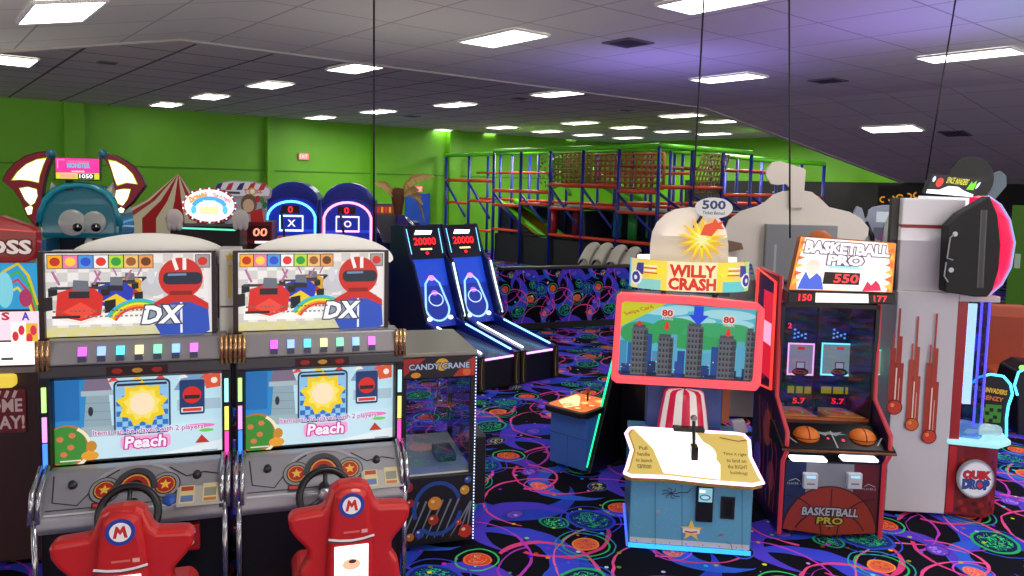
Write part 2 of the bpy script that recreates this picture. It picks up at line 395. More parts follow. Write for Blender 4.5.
# cables: hang from the ceiling down to the machines
CAB=M('121114',.6)
for (a,b,Y,l) in [((374,-40),(374,242),6.2,'thin black cable hanging in front of the two basketball hoop machines'),((706,-40),(693,200),6.4,'thin black cable dropping behind the oval bonus sign'),((789,-40),(790,238),6.6,'thin black cable hanging in front of the big white cutout'),((948,46),(926,180),7.6,'thin black cable dropping beside the rightmost troffer')]:
    p,q=P(*a,Y),P(*b,Y+.1)
    e=q-p; k=(CZ-.03-p.z)/e.z; s=p.x*E2.x+p.y*E2.y
    top=cz(s,5)-.02; p=p+e*((top-p.z)/e.z)
    t=thing('hanging_cable',l,'cable',(q.x,q.y,q.z))
    mb=MB(); mb.tube([p-q,Vector((0,0,0))],.008,8); mb.build('cord',CAB,t)
    MB().lathe([(0,-.02),(.03,-.02),(.05,.0),(.05,.01),(0,.01)],tuple(p-q),16).build('ceiling_rose',CAB,t)
# exit signs on the left wall
for px,py,l in [(303,156.5,'red exit sign high on the lime wall above the left hoop machine'),(416,189,'red exit sign above the blue door')]:
    s,z=on_left(px,py); X,Y=SD(s,24.35 if px>400 else 24.58)
    if px>400: X,Y=SD(s,24.48)
    t=thing('exit_sign',l,'exit sign',(X,Y,z-.12),RY)
    MB().box(-.19,.19,-.05,0,0,.24).build('housing',M('d8605c',.5),t,.008)
    A=Art(-.05); A.e=1.0; A.rect(-.17,.02,.17,.22,'f0807a'); A.text('EXIT',0,.12,.13,'fff0ea',.28); A.build('lettering',t)
# ---------------------------------------------------------------- light and world
w=bpy.data.worlds.new('world'); sc.world=w; w.use_nodes=True
w.node_tree.nodes['Background'].inputs[0].default_value=(.80,.74,.62,1); w.node_tree.nodes['Background'].inputs[1].default_value=4.2
sc.view_settings.view_transform='Standard'; sc.view_settings.look='None'; sc.view_settings.gamma=1; sc.view_settings.use_curve_mapping=False; sc.view_settings.exposure=0
def lamp(kind,name,loc,energy,col,size=.5,tgt=None,**k):
    l=bpy.data.lights.new(name,kind); l.energy=energy; l.color=col
    if kind=='AREA': l.size=size
    elif kind in('POINT','SPOT'): l.shadow_soft_size=size
    for a,b in k.items(): setattr(l,a,b)
    o=bpy.data.objects.new(name,l); C.objects.link(o); o.location=loc
    if tgt: o.rotation_euler=(Vector(tgt)-Vector(loc)).to_track_quat('-Z','Y').to_euler()
    return o
lamp('SPOT','violet_uplight',(2.2,11.5,2.4),190,(.30,.22,1.),.3,(2.4,12.2,4.6),spot_size=rad(130),spot_blend=1)
lamp('SPOT','violet_uplight',(4.6,8.6,2.4),150,(.35,.2,1.),.3,(4.2,8.8,4.6),spot_size=rad(120),spot_blend=1)
lamp('SPOT','cyan_uplight',(6.2,6.6,2.6),110,(.3,.75,1.),.3,(6.0,7.2,4.6),spot_size=rad(110),spot_blend=.8)
for s,d in ((12,21.5),(18,21.5),(23.5,20),(23,15.5)): lamp('AREA','play_area_fill',(*SD(s,d),4.4),190,(1.,.96,.85),1.5,(*SD(s,d+.1),0))  # added fill lamps that brighten the green wall around the play structure
# ================================================================ RACING SIMULATORS
RED=M('bc1a16',.38,0,0,.15)
def neon(h,e=2.5): return M(h,.4,0,e)
def race_art(w,h):
    A=Art(0); A.e=.85; A.rect(0,0,w,h,'eae6e2')
    # checkered backdrop
    A.l+=1; A.hold=True
    q=.055
    for i in range(int(w/q)+1):
        for j in range(int(h/q)):
            if (i+j)%2 and (i*q+q)<=w: A.rect(i*q,j*q,i*q+q,j*q+q,'cfccc8')
            
    A.rect(0,0,w*.78,q,'d8d2a0')
    for i in range(14):
        A.rect(i*.05,(i%2)*q*.5,i*.05+.05,(i%2)*q*.5+q*.5,['d8c83a','c8c4b0','8fa070'][min(2,i//6)])
    A.hold=False; A.rect(.03,.07,w*.74,.14,'fbfaf5')
    # row of little colour tiles
    cs=['ffb020','f07ab0','4a9ae0','f0f0f0','b8dc3a','f0c070','e89a50','9a9a9a']
    ks=['c03018','ffd23a','2f50c8','e0342a','2f9a3a','9a5a2a','6a3a1a','d02a20']
    for i in range(8):
        x=.012+i*.078 if i<7 else w-.085
        A.rect(x-.004,h-.092,x+.076,h-.008,'4a4038'); A.rect(x,h-.088,x+.072,h-.012,cs[i]); A.ell(x+.036,h-.05,.027,.027,ks[i],n=10)
    # two generic racing karts
    def kart(cx,cz,k,c1,c2):
        for dx,dz,w_,h_ in((-.15,-.03,.055,.08),(.13,-.045,.05,.075),(-.12,.035,.04,.055),(.11,.03,.04,.05)): A.poly([(cx+(dx-w_/2)*k,cz+(dz-h_/2)*k),(cx+(dx+w_/2)*k,cz+(dz-h_/2+.01)*k),(cx+(dx+w_/2)*k,cz+(dz+h_/2)*k),(cx+(dx-w_/2)*k,cz+(dz+h_/2-.01)*k)],'1c1a1c')
        A.rect(cx-.13*k,cz+.045*k,cx+.12*k,cz+.06*k,'3a3a40'); A.poly([(cx-.10*k,cz+.03*k),(cx-.03*k,cz+.055*k),(cx+.06*k,cz+.05*k),(cx+.10*k,cz+.01*k),(cx+.09*k,cz-.09*k),(cx+.0*k,cz-.12*k),(cx-.11*k,cz-.09*k)],c1)
        A.poly([(cx-.08*k,cz-.07*k),(cx+.0*k,cz-.02*k),(cx+.07*k,cz-.07*k),(cx+.0*k,cz-.11*k)],c2); A.line([(cx-.10*k,cz-.1*k),(cx,cz-.13*k),(cx+.09*k,cz-.1*k)],.012*k,'f0e8e0')
        A.poly([(cx-.035*k,cz+.04*k),(cx+.04*k,cz+.035*k),(cx+.035*k,cz+.09*k),(cx-.03*k,cz+.095*k)],'6a6e78'); A.rect(cx-.05*k,cz+.0*k,cx+.04*k,cz+.035*k,'26242a')
        A.line([(cx-.09*k,cz+.07*k),(cx-.12*k,cz+.14*k)],.012*k,'b07098'); A.line([(cx+.06*k,cz+.07*k),(cx+.09*k,cz+.14*k)],.012*k,'b07098')
    kart(.43,.315,.72,'d8a02a','b03020'); kart(.36,.275,.9,'2438b0','e8c81e'); kart(.18,.235,1.15,'d42a20','f04a3a')
    # rainbow
    for i,cc in enumerate(['2fb0e8','58c048','f4e020','f49020','e03424']): A.arc(.48,.02,.19-.012*i,.2-.012*i,150,22,.013,cc,n=14)
    # plain racing driver figure: red helmet, blue suit
    gx=w-.175
    A.ell(.56,.30,.07,.06,'c2c2c6',n=14); A.ell(.545,.36,.022,.05,'d0d0d4',n=10); A.ell(.59,.35,.02,.045,'cacace',n=10)
    A.poly([(gx-.13,.20),(gx-.05,.25),(gx+.08,.245),(gx+.155,.19),(gx+.165,.02),(gx+.13,-.0),(gx-.10,.0),(gx-.14,.08)],'2b4fb4'); A.poly([(gx-.135,.2),(gx-.05,.25),(gx+.08,.245),(gx+.158,.19),(gx+.16,.15),(gx+.06,.2),(gx-.04,.2),(gx-.14,.15)],'c8281e')
    A.line([(gx+.01,.01),(gx+.01,.2)],.012,'e8e8ee'); A.ell(gx+.01,.35,.12,.125,'c62a20',n=26); A.poly(rrect(gx-.085,.31,gx+.125,.385,.03),'1e2836'); A.line([(gx-.06,.37),(gx+.04,.372)],.014,'6a8cb0'); A.rect(gx-.05,.245,gx+.07,.27,'8a1a14'); A.line([(gx-.03,.47),(gx-.01,.40)],.02,'f0ece8'); A.line([(gx+.03,.473),(gx+.03,.40)],.02,'f0ece8')
    A.poly([(.49,.07),(.66,.07),(.72,.185),(.55,.185)],'8a96a8'); A.text('DX',.605,.128,.1,'fafaff',.19,.2,.04,out='3a4050',ow=.008); 
    A.l+=1; A.hold=True
    for i in range(24): 
        if i%5!=3: A.rect(.045+i*.021,.155,.058+i*.021,.165,'6a665e')
    A.rect(.04,.118,.18,.134,'2a2626')
    for i in range(12): A.rect(.2+i*.026,.12,.215+i*.026,.131,'8a867e')
    return A
def race_screen(w,h):
    A=Art(0); A.e=.8; A.rect(0,0,w,h,'bfe4f2'); A.rect(0,h*.35,w*.22,h,'2a88c8'); A.rect(.0,h*.5,w*.14,h*.97,'1f6fb4')
    A.poly([(w*.2,0),(w,0),(w,h*.42),(w*.55,h*.36),(w*.2,h*.3)],'c8e8f4'); A.poly([(w*.5,0),(w,0),(w,h*.16)],'e6f4fa')
    # castle turret
    A.poly([(w*.16,h*.32),(w*.33,h*.32),(w*.31,h*.82),(w*.18,h*.82)],'8fa8b4'); A.rect(w*.15,h*.78,w*.34,h*.84,'a8bcc6'); A.poly([(w*.16,h*.84),(w*.33,h*.84),(w*.3,h*1.0),(w*.18,h*1.0)],'7d6f86')
    for zz in(.4,.5,.6,.7): A.line([(w*.17,h*zz),(w*.32,h*(zz-.01))],.003,'6f8896')
    A.ell(w*.205,h*.6,.014,.03,'2a3038',n=12); A.rect(w*.15,h*.3,w*.35,h*.42,'9ab0ba'); 
    A.poly([(w*.7,h*.8),(w*.76,h*.98),(w*.9,h),(w*.98,h*.9),(w*.84,h*.78)],'7ba0c8'); A.rect(w*.72,h*.55,w*.99,h*.68,'a8c4d4')
    for i,cc in enumerate(['e0483a','f0d040','e0483a','f4f0e8','e0483a']): A.poly([(w*(.3+i*.14),h*.93),(w*(.37+i*.14),h*.95),(w*(.34+i*.14),h)],cc)
    A.poly([(w*.88,h*.97),(w*.99,h*.99),(w*.99,h*.82),(w*.9,h*.8)],'e05a3a'); A.ell(w*.95,h*.9,.02,.02,'fff0e0',n=10)
    # framed portrait tile: checks with a plain golden sunburst
    x0,z0,x1,z1=w*.34,h*.30,w*.68,h*.95
    A.poly(rrect(x0,z0,x1,z1,.03),'1c2f50'); A.poly(rrect(x0+.01,z0+.01,x1-.01,z1-.01,.026),'8fc4e8')
    q=(x1-x0-.03)/9; A.l+=1; A.hold=True
    for i in range(9):
        for j in range(7):
            if (i+j)%2: A.rect(x0+.015+i*q,z0+.02+j*q,x0+.015+i*q+q,z0+.02+j*q+q,'2f70c0')
    A.hold=False; A.star((x0+x1)/2,(z0+z1)/2+.02,.15,.112,9,'f2d21e'); A.star((x0+x1)/2,(z0+z1)/2+.02,.11,.085,9,'f8e468'); A.ell((x0+x1)/2,(z0+z1)/2+.02,.07,.07,'fbe6c0',n=22)
    A.rect(x0+.02,z1-.035,x1-.02,z1-.02,'2a2c34')
    # small tile with a plain red racing helmet
    x0,z0,x1,z1=w*.735,h*.5,w*.89,h*.92
    A.poly(rrect(x0,z0,x1,z1,.014),'1c3a6a'); A.ell((x0+x1)/2,z0+.125,.055,.055,'d8281e',n=16); A.rect((x0+x1)/2-.045,z0+.1,(x0+x1)/2+.045,z0+.125,'20242c'); A.rect(x0+.01,z0+.015,x1-.01,z0+.045,'e0e8f0'); A.rect(x0+.018,z0+.02,x1-.018,z0+.04,'d83a2a')
    # green mound and rocks, lower left
    A.ell(w*.07,h*.22,.13,.13,'b8743a',n=18); A.ell(w*.06,h*.22,.115,.12,'3f8a34',n=18); 
    for a,b in((.03,.3),(.09,.2),(.05,.12),(.1,.34)): A.ell(w*a,h*b,.02,.018,'d07a4a',n=8)
    A.arc(w*.06,h*.2,.135,.13,-60,60,.02,'f0e8c8'); A.ell(w*.21,h*.2,.03,.035,'c88a2c',n=10); A.ell(w*.2,h*.09,.05,.03,'e8a030',n=10)
    A.ell(w*.86,h*.36,.09,.014,'f07ac0',n=14); A.ell(w*.9,h*.3,.045,.011,'6ad060',n=12); A.poly([(w*.83,h*.15),(w*.87,h*.25),(w*.92,h*.15)],'c03a2a')
    A.text('Items can be played with 2 players',w*.55,h*.345,.042,'b050a8',w*.66,0,.02,out='ffffff',ow=.003)
    A.poly(rrect(w*.38,h*.14,w*.68,h*.29,.02),'f4a8d8'); A.text('Peach',w*.53,h*.215,.07,'fdf6ff',w*.24,.1,.03,out='c83a9a',ow=.008)
    A.rect(w*.03,h*.04,w*.15,h*.055,'e8e0d0'); A.rect(w*.87,h*.05,w*.97,h*.062,'8aa0b0')
    return A
FA=Fr(-2.29,4.64,17.4); FB=Fr(-1.245,4.96,17.4)
def race_cab():
    t=thing('racing_arcade_cabinet','left racing arcade cabinet with lit kart marquee, standing beside the wedge-topped booth','arcade machine',FA.loc,FA.a,'twin racing cabinets')
    mb=MB(); mb.box(-.5,.5,.0,.75,0,.93); mb.prism([(.02,.93),(.75,.93),(.75,1.66),(.12,1.66)],-.5,.5,'x'); mb.build('body',BLK,t,.01)
    mb=MB(); mb.box(-.545,.43,.06,.34,1.66,2.2); mb.build('marquee_box',M('e9e7e0',.45),t,.01)
    mb=MB(); framep(mb,[(-.55,1.665),(.44,1.665),(.44,2.215),(-.55,2.215)],[(-.52,1.69),(.415,1.69),(.415,2.205),(-.52,2.205)],.02,.07); mb.build('marquee_frame',M('2a1413',.4),t)
    A=race_art(.87,.5); A.fn=None
    for k,v in enumerate(A.mb.v): A.mb.v[k]=(v[0]*1.073-.519,.055+v[1],v[2]*1.02+1.692)
    A.build('marquee_picture',t)
    # curved white crown behind the marquee
    mb=MB(); mb.prism([(-.5,2.1),(.5,2.1)]+arcpts(.02,2.12,.50,.185,0,180,24),.345,.38,'y'); mb.build('crown',WHT,t)
    mb=MB(); mb.box(.455,.59,.1,.34,1.66,2.22); mb.build('side_column',M('dcdad2',.5),t,.01)
    A=Art(.1); A.e=0; A.rect(.51,1.9,.53,2.12,'e8c82a'); A.star(.52,2.17,.035,.015,5,'e8c82a'); A.rect(.46,1.84,.585,1.852,'4a4a4a'); A.build('column_print',t)
    # silver header bar with seven light windows
    mb=MB(); mb.prism([(-.10,1.545),(-.06,1.69),(.1,1.69),(.1,1.545)],-.50,.50,'x'); mb.build('light_bar',M('8d8b8c',.38,.4),t,.012)
    cs=['e060f0','90b0ff','60d8ff','fff0a0','80f0b0','8ab8ff','f070ff']
    for i,cc in enumerate(cs):
        x=-.30+i*.103; mb=MB(); mb.prism([(-.102,1.585),(-.09,1.65),(-.07,1.65),(-.08,1.585)],x-.022,x+.022,'x',M(cc,.4,0,1.6)); mb.prism([(-.107,1.565),(-.101,1.6),(-.08,1.6),(-.086,1.565)],x-.022,x+.022,'x',M('303a58',.4)); mb.build('indicator_light',None,t)
    mb=MB(); mb.prism([(-.105,1.47),(-.1,1.545),(.1,1.545),(.1,1.44),(-.02,1.44)],-.53,.53,'x'); mb.build('visor',M('3c3a40',.35,.3),t,.01)
    A=Art(-.106); A.rect(-.17,1.475,.17,1.53,'2a0c0c'); A.ell(0,1.503,.05,.024,'1a1010'); A.ell(0,1.503,.03,.015,'c89030')
    for sx in(-1,1): A.ell(sx*.11,1.503,.03,.016,'a02018')
    A.build('visor_print',t)
    # screen
    mb=MB(); framep(mb,[(-.53,.88),(.53,.88),(.53,1.48),(-.53,1.48)],[(-.475,.915),(.475,.915),(.475,1.445),(-.475,1.445)],-.05,.02); mb.build('screen_bezel',BLK,t,.006)
    A=race_screen(.95,.53)
    for k,v in enumerate(A.mb.v): A.mb.v[k]=(v[0]-.475,.01+v[1],v[2]+.915)
    A.build('screen_picture',t)
    # light posts at each side
    for sx in(-1,1):
        po=MB(); x=sx*.506
        po.box(x-.028,x+.028,-.09,.02,.9,1.47); post=po.build('light_post',BLK,t,.006)
        mb=MB()
        for j in range(3): mb.tube([(x-.026+j*.026,-.105,1.52),(x-.026+j*.026,-.105,1.70)],.012,8)
        mb.box(x-.04,x+.04,-.10,-.02,1.6,1.62); mb.build('gold_tube',M('c8a070',.25,.8),post)
        for j,(cc,z0) in enumerate([('a8f0f0' if sx>0 else 'c0ff90',1.27),('f0f070' if sx>0 else 'f0a0ff',1.09),('ff50b0' if sx>0 else '4a90ff',.93)]):
            MB().box(x-.012,x+.012,-.1,-.088,z0,z0+.15).build('light_strip',neon(cc,1.3),post)
        mb=MB()
        for j in range(2): mb.tube([(x-.018+j*.036,-.36,.70),(x-.018+j*.036,-.30,.86),(x-.018+j*.036,-.12,.95)],.015,8)
        mb.build('chrome_tube',CHR,post)
        mb=MB(); mb.tube([(x,-.34,.03),(x,-.34,.72)],.017,10); mb.build('pole',CHR,post)
    # console: silver dashboard
    prof=[(.02,.62),(-.33,.62),(-.36,.66),(-.35,.72),(-.12,.915),(.02,.915)]
    mb=MB(); mb.prism(prof,-.5,.5,'x'); dash=mb.build('dashboard',M('9c9ca2',.32,.35),t,.015,seg=3)
    a=Vector((0,-.35,.72)); b=Vector((0,-.12,.915)); L=(b-a).length; dv=(b-a)/L; nv=Vector((0,-dv.z,dv.y)).normalized()
    if nv.y>0: nv=-nv
    def sl_(x,z,h): p=a+dv*z+nv*h; return (x,p.y,p.z)
    A=Art(fn=sl_); A.step=.0008
    A.line([(-.45,.27),(-.43,.10),(-.30,.07),(-.19,.22),(-.1,.28)],.008,'2c2c30'); A.line([(.18,.27),(.28,.2),(.38,.22),(.46,.2)],.008,'2c2c30'); A.line([(-.46,.05),(.46,.05)],.006,'3a3a40'); A.line([(-.46,.02),(.46,.02)],.012,'c8c8cc')
    A.arc(0,.08,.26,.23,155,25,.02,'a4a4aa',n=20)
    for sx in(-1,1):
        A.ell(sx*.165,.15,.085,.085,'3a3a40'); A.ell(sx*.165,.15,.078,.078,'8d8d92'); A.ell(sx*.165,.15,.062,.062,'1c1412'); A.ell(sx*.165,.15,.055,.055,'d89a3a'); A.ell(sx*.165,.15,.048,.048,'b02018'); A.star(sx*.165,.15,.034,.015,5,'f0c040')
    A.arc(0,.13,.11,.13,180,0,.03,'3c3c42',n=18); A.ell(0,.13,.095,.11,'1c0e0c',a0=0,a1=180,n=18); A.arc(0,.13,.08,.095,180,0,.012,'e08a30',n=18); A.arc(0,.13,.06,.075,180,0,.02,'a82018',n=16)
    A.poly(rrect(.235,-.01,.5,.12,.01),'b0aea6'); A.rect(.25,.01,.335,.125,'d8c890'); A.rect(.258,.02,.327,.06,'5a78b0'); A.rect(.258,.09,.327,.118,'b04028'); A.rect(.38,.01,.465,.13,'d8cc9a'); A.rect(.388,.045,.457,.1,'8a9080'); A.rect(.388,.015,.457,.035,'c07030')
    A.rect(-.22,.03,-.15,.065,'3a1010'); A.rect(-.21,.038,-.16,.057,'d03a3a')
    A.build('dashboard_print',dash)
    mb=MB(); p=Vector(sl_(.195,.05,0)); 
    mb.lathe([(0,.02),(.034,.02),(.038,.0)],(0,0,0),20); 
    rot=nv.to_track_quat('Z','Y'); mb.v=[tuple(rot@Vector(v)+p) for v in mb.v]; mb.build('button',M('2a5ab8',.3),dash)
    for sx in(-1,1):
        mb=MB(); mb.lathe([(0,.03),(.02,.03),(.026,.0)],(0,0,0),16); p=Vector(sl_(sx*.34,.2,0)); mb.v=[tuple(rot@Vector(v)+p) for v in mb.v]; mb.build('knob',M('3a3a3e',.3,.5),dash)
    # steering wheel
    wh=MB(); ti=rad(62)
    def wl(r,a,h=0): x=r*math.cos(a); y=r*math.sin(a); return (x,-.47-h*math.sin(ti)+y*-math.cos(ti)*-1*-1*(-1) if 0 else -.47+y*math.cos(ti)-h*math.sin(ti),.755+y*math.sin(ti)+h*math.cos(ti))
    wh.tube([wl(.155,2*PI*k/36) for k in range(36)],.022,10,closed=True)
    rim=wh.build('steering_wheel',M('161518',.35),t)
    mb=MB()
    for an in(90,210,330): mb.tube([wl(.03,rad(an)),wl(.15,rad(an))],.013,8)
    mb.build('spoke',M('3a3a3e',.35,.5),rim)
    mb=MB(); mb.ball(wl(0,0),.05,16,None,1,.5,1); mb.build('hub',M('b0b0b6',.25,.7),rim)
    mb=MB(); mb.tube([wl(0,0,-.02),(0,-.22,.74)],.035,14); mb.build('steering_column',DK,t)
    # black lower front and red card reader
    mb=MB(); mb.box(-.5,.5,-.25,.0,.0,.62); mb.build('lower_front',BLK,t,.01)
    mb=MB(); mb.box(.22,.36,-.30,-.25,.42,.58); cr=mb.build('card_reader',M('a8181a',.4),t,.008)
    A=Art(-.30); A.rect(.245,.53,.335,.56,'4a90ff',1.2); A.ell(.29,.475,.04,.022,'d8d0d0'); A.ell(.29,.475,.03,.014,'a8181a'); A.rect(.275,.47,.33,.48,'d8d0d0'); A.build('reader_display',cr)
    return t
rcA=race_cab(); rcB=dup(rcA); rcB.location=FB.loc; rcB['label']='right racing arcade cabinet with lit kart marquee, standing beside the small candy crane'
for ch in list(rcB.children):
    if ch.name.startswith(('side_column','column_print')): bpy.data.objects.remove(ch)
def seat():
    t=thing('racing_chair','left red bucket seat with a round blue-rimmed emblem, before the left racing cabinet','seat',(-1.80,3.45,0),FA.a,'red racing seats')
    half=[(0,1.125),(.06,1.12),(.095,1.10),(.11,1.06),(.128,1.015),(.15,.995),(.22,.99),(.295,.985),(.31,.955),(.303,.905),(.275,.86),(.235,.815),(.215,.785),(.215,.74),(.25,.68),(.27,.55),(.24,.42),(.16,.36)]
    out=half+[(-x,z) for x,z in half[::-1][:-1]]
    mb=MB(); mb.prism(out,0,.11,'y'); mb.build('backrest',RED,t,.028,seg=4)
    # raised spine with the head rest
    h2=[(0,1.115),(.055,1.11),(.082,1.08),(.10,.98),(.11,.88),(.13,.6),(.12,.45)]; o2=h2+[(-x,z) for x,z in h2[::-1][:-1]]
    mb=MB(); mb.prism(o2,-.045,.03,'y'); mb.build('spine',RED,t,.03,seg=3)
    mb=MB(); mb.prism([(-.27,.42),(.27,.42),(.29,.5),(.25,.55),(-.25,.55),(-.29,.5)],.05,.55,'y'); mb.build('seat_cushion',RED,t,.03,seg=3)
    mb=MB(); mb.prism([(-.2,.0),(.2,.0),(.16,.42),(-.16,.42)],.0,.5,'y'); mb.build('pedestal',DK,t,.02)
    A=Art(-.046); A.ell(0,1.03,.064,.064,'1f3f9a',n=32); A.ell(0,1.03,.046,.046,'f2f0ee',n=32); 
    A.poly([(x*.88,1.03+(z-1.06)*.88) for x,z in [(-.036,1.028),(-.02,1.028),(-.012,1.062),(0,1.045),(.012,1.062),(.02,1.028),(.036,1.028),(.022,1.093),(.012,1.093),(0,1.072),(-.012,1.093),(-.022,1.093)]],'c8281e'); A.build('emblem',t)
    A=Art(-.046); A.line([(-.115,.862),(-.06,.85),(0,.845),(.06,.85),(.115,.862)],.012,'e8e4e0'); A.line([(-.115,.85),(0,.833),(.115,.85)],.006,'3a3a3a'); A.rect(-.04,.885,.04,.896,'d86a60'); A.rect(.05,.88,.08,.9,'e8a8a0'); A.build('spine_print',t)
    A=Art(-.047); A.rect(-.085,.5,.085,.82,'fffaf4',2.2); A.ell(.0,.72,.045,.03,'f0b090',1.2); A.ell(.005,.735,.02,.01,'503028',.6); A.rect(-.05,.6,.05,.66,'a8d8f0',1.4); A.build('light_panel',t)
    return t
sA=seat(); sB=dup(sA); sB.location=(-.80,3.80,0); sB['label']='right red bucket seat with a round blue-rimmed emblem, before the right racing cabinet'
lamp('AREA','seat_glow',(-1.75,3.28,.6),2,(1,.9,.85),.2,(-1.7,3.0,.5))
# ================================================================ CANDY CRANE
FC=Fr(-.50,5.36,17)
t=thing('crane_machine','small black candy crane cabinet with a clear front and planet artwork','arcade machine',FC.loc,FC.a)
W=.27; ZT=1.48
mb=MB(); mb.box(-W,W,.0,.8,.05,.56); mb.build('base_cabinet',BLK,t,.008)
for x in(-W,W-.035):
    for y in(.0,.765): MB().box(x,x+.035,y,y+.035,.56,1.28).build('corner_post',BLK,t)
mb=MB(); mb.box(-W,W,.0,.8,1.28,1.44); mb.build('marquee_box',BLK,t,.006)
mb=MB(); mb.box(-W-.01,W+.01,-.01,.82,1.44,1.475); mb.build('lid',M('8f8c80',.3,.3),t,.008)
mb=MB(); mb.box(-W+.035,W-.035,.03,.77,.56,.62); mb.box(-W+.03,W-.03,.35,.38,.62,1.28) if 0 else None; mb.build('prize_floor',M('d8d8d4',.5),t)
mb=MB(); mb.box(-W+.036,W-.036,.012,.018,.58,1.27); mb.build('front_pane',GL(),t)
mb=MB(); mb.box(-W+.008,-W+.012,.04,.76,.58,1.27); mb.box(W-.012,W-.008,.04,.76,.58,1.27); mb.build('side_pane',GL(),t)
mb=MB(); mb.box(-.24,.24,.38,.4,1.22,1.25); mb.box(.06,.10,.3,.5,1.18,1.27)
mb.tube([(.08,.4,1.2),(.08,.4,1.02)],.012,8); mb.build('gantry',CHR,t)
mb=MB(); mb.lathe([(0,1.04),(.04,1.03),(.045,.98),(0,.96)],(.08,.4,0),16)
for k in range(3):
    a=2*PI*k/3; c,s=math.cos(a),math.sin(a); mb.tube([(.08+.04*c,.4+.04*s,.99),(.08+.1*c,.4+.1*s,.92),(.08+.09*c,.4+.09*s,.85),(.08+.03*c,.4+.03*s,.80)],.007,6)
mb.build('claw',CHR,t)
mb=MB(); mb.box(.02,.16,.1,.35,.62,.68); mb.build('prize_chute',M('4a4a50',.3),t,.01)
A=Art(.0); A.e=.5; A.rect(-W+.01,1.29,W-.01,1.43,'140c10'); A.poly([(-W+.01,1.43),(-.1,1.43),(-W+.01,1.3)],'a82018'); A.ell(.02,1.38,.05,.045,'d8a020'); A.poly([(.1,1.29),(W-.01,1.29),(W-.01,1.43),(.2,1.4)],'b02a18'); A.ell(-.17,1.31,.035,.02,'d88a20'); A.ell(.2,1.32,.03,.028,'d8601c')
A.text('CANDY CRANE',0,1.37,.04,'b8c4e0',.44,0,.02,out='1a2038',ow=.006); A.build('marquee_picture',t)
A=Art(.0); A.e=.25; A.rect(-W+.01,.08,W-.01,.55,'0a0a12')
for i in range(9): A.line([(-.26+i*.06,.1),(-.14+i*.06 if i<6 else .25,.1+.25 if i>=6 else .1+.28)],.006,'7a8090',w2=.016)
A.arc(0,.32,.17,.19,20,200,.03,'1d4aa0',n=20); A.arc(0,.32,.17,.19,230,350,.03,'1d4aa0',n=20)
for cx,cz_,r,cc in [(-.02,.36,.05,'e8902a'),(.2,.44,.035,'e0a030'),(-.22,.5,.04,'b02418'),(.21,.13,.05,'c82a20'),(.16,.2,.02,'d03a2a'),(-.2,.38,.03,'a02430'),(-.03,.24,.04,'b03418'),(-.13,.15,.035,'2a4ab0'),(-.2,.13,.03,'c06a20'),(.22,.52,.025,'3a58b8')]:
    A.ell(cx,cz_,r,r,cc,n=18); A.ell(cx-r*.3,cz_+r*.3,r*.3,r*.25,'f8d8b0',n=10)
A.build('door_picture',t)
mb=MB()
for i in range(60): mb.box(W-.003,W+.004,-.008,0,.06+i*.023,.068+i*.023)
mb.ms=[]; mb.build('edge_lights',M('c8d8ff',.4,0,2.0),t)
mb=MB(); mb.box(W+.005,W+.13,.15,.5,.25,.78); mb.build('gap_block',BLK,t,.01)  # dark gap beside the crane, built as a black box
# lamps of the rest of the hall, above and behind the viewer (troffers like the ones in view)
for s in(-3,2,7,12):
    for d in(-7,-2.5,2.0): lamp('AREA','hall_lamp',(*SD(s,d),min(cz(s,d),CZ)-.08),72,(1.,.97,.92),1.1,(*SD(s,d+.001),0))
for x,y,e in ((-4.2,5.2,20),(-1.0,9.5,18),(2.3,5.2,16),(7.5,9.5,14),(-7,9,18),(0,3.0,14)): lamp('AREA','ceiling_fill',(x,y,2.3),e,(1.,.95,.88),2.2,(x,y+.01,4.6))  # added upward fill lamps that brighten the ceiling; no such fixtures stand there
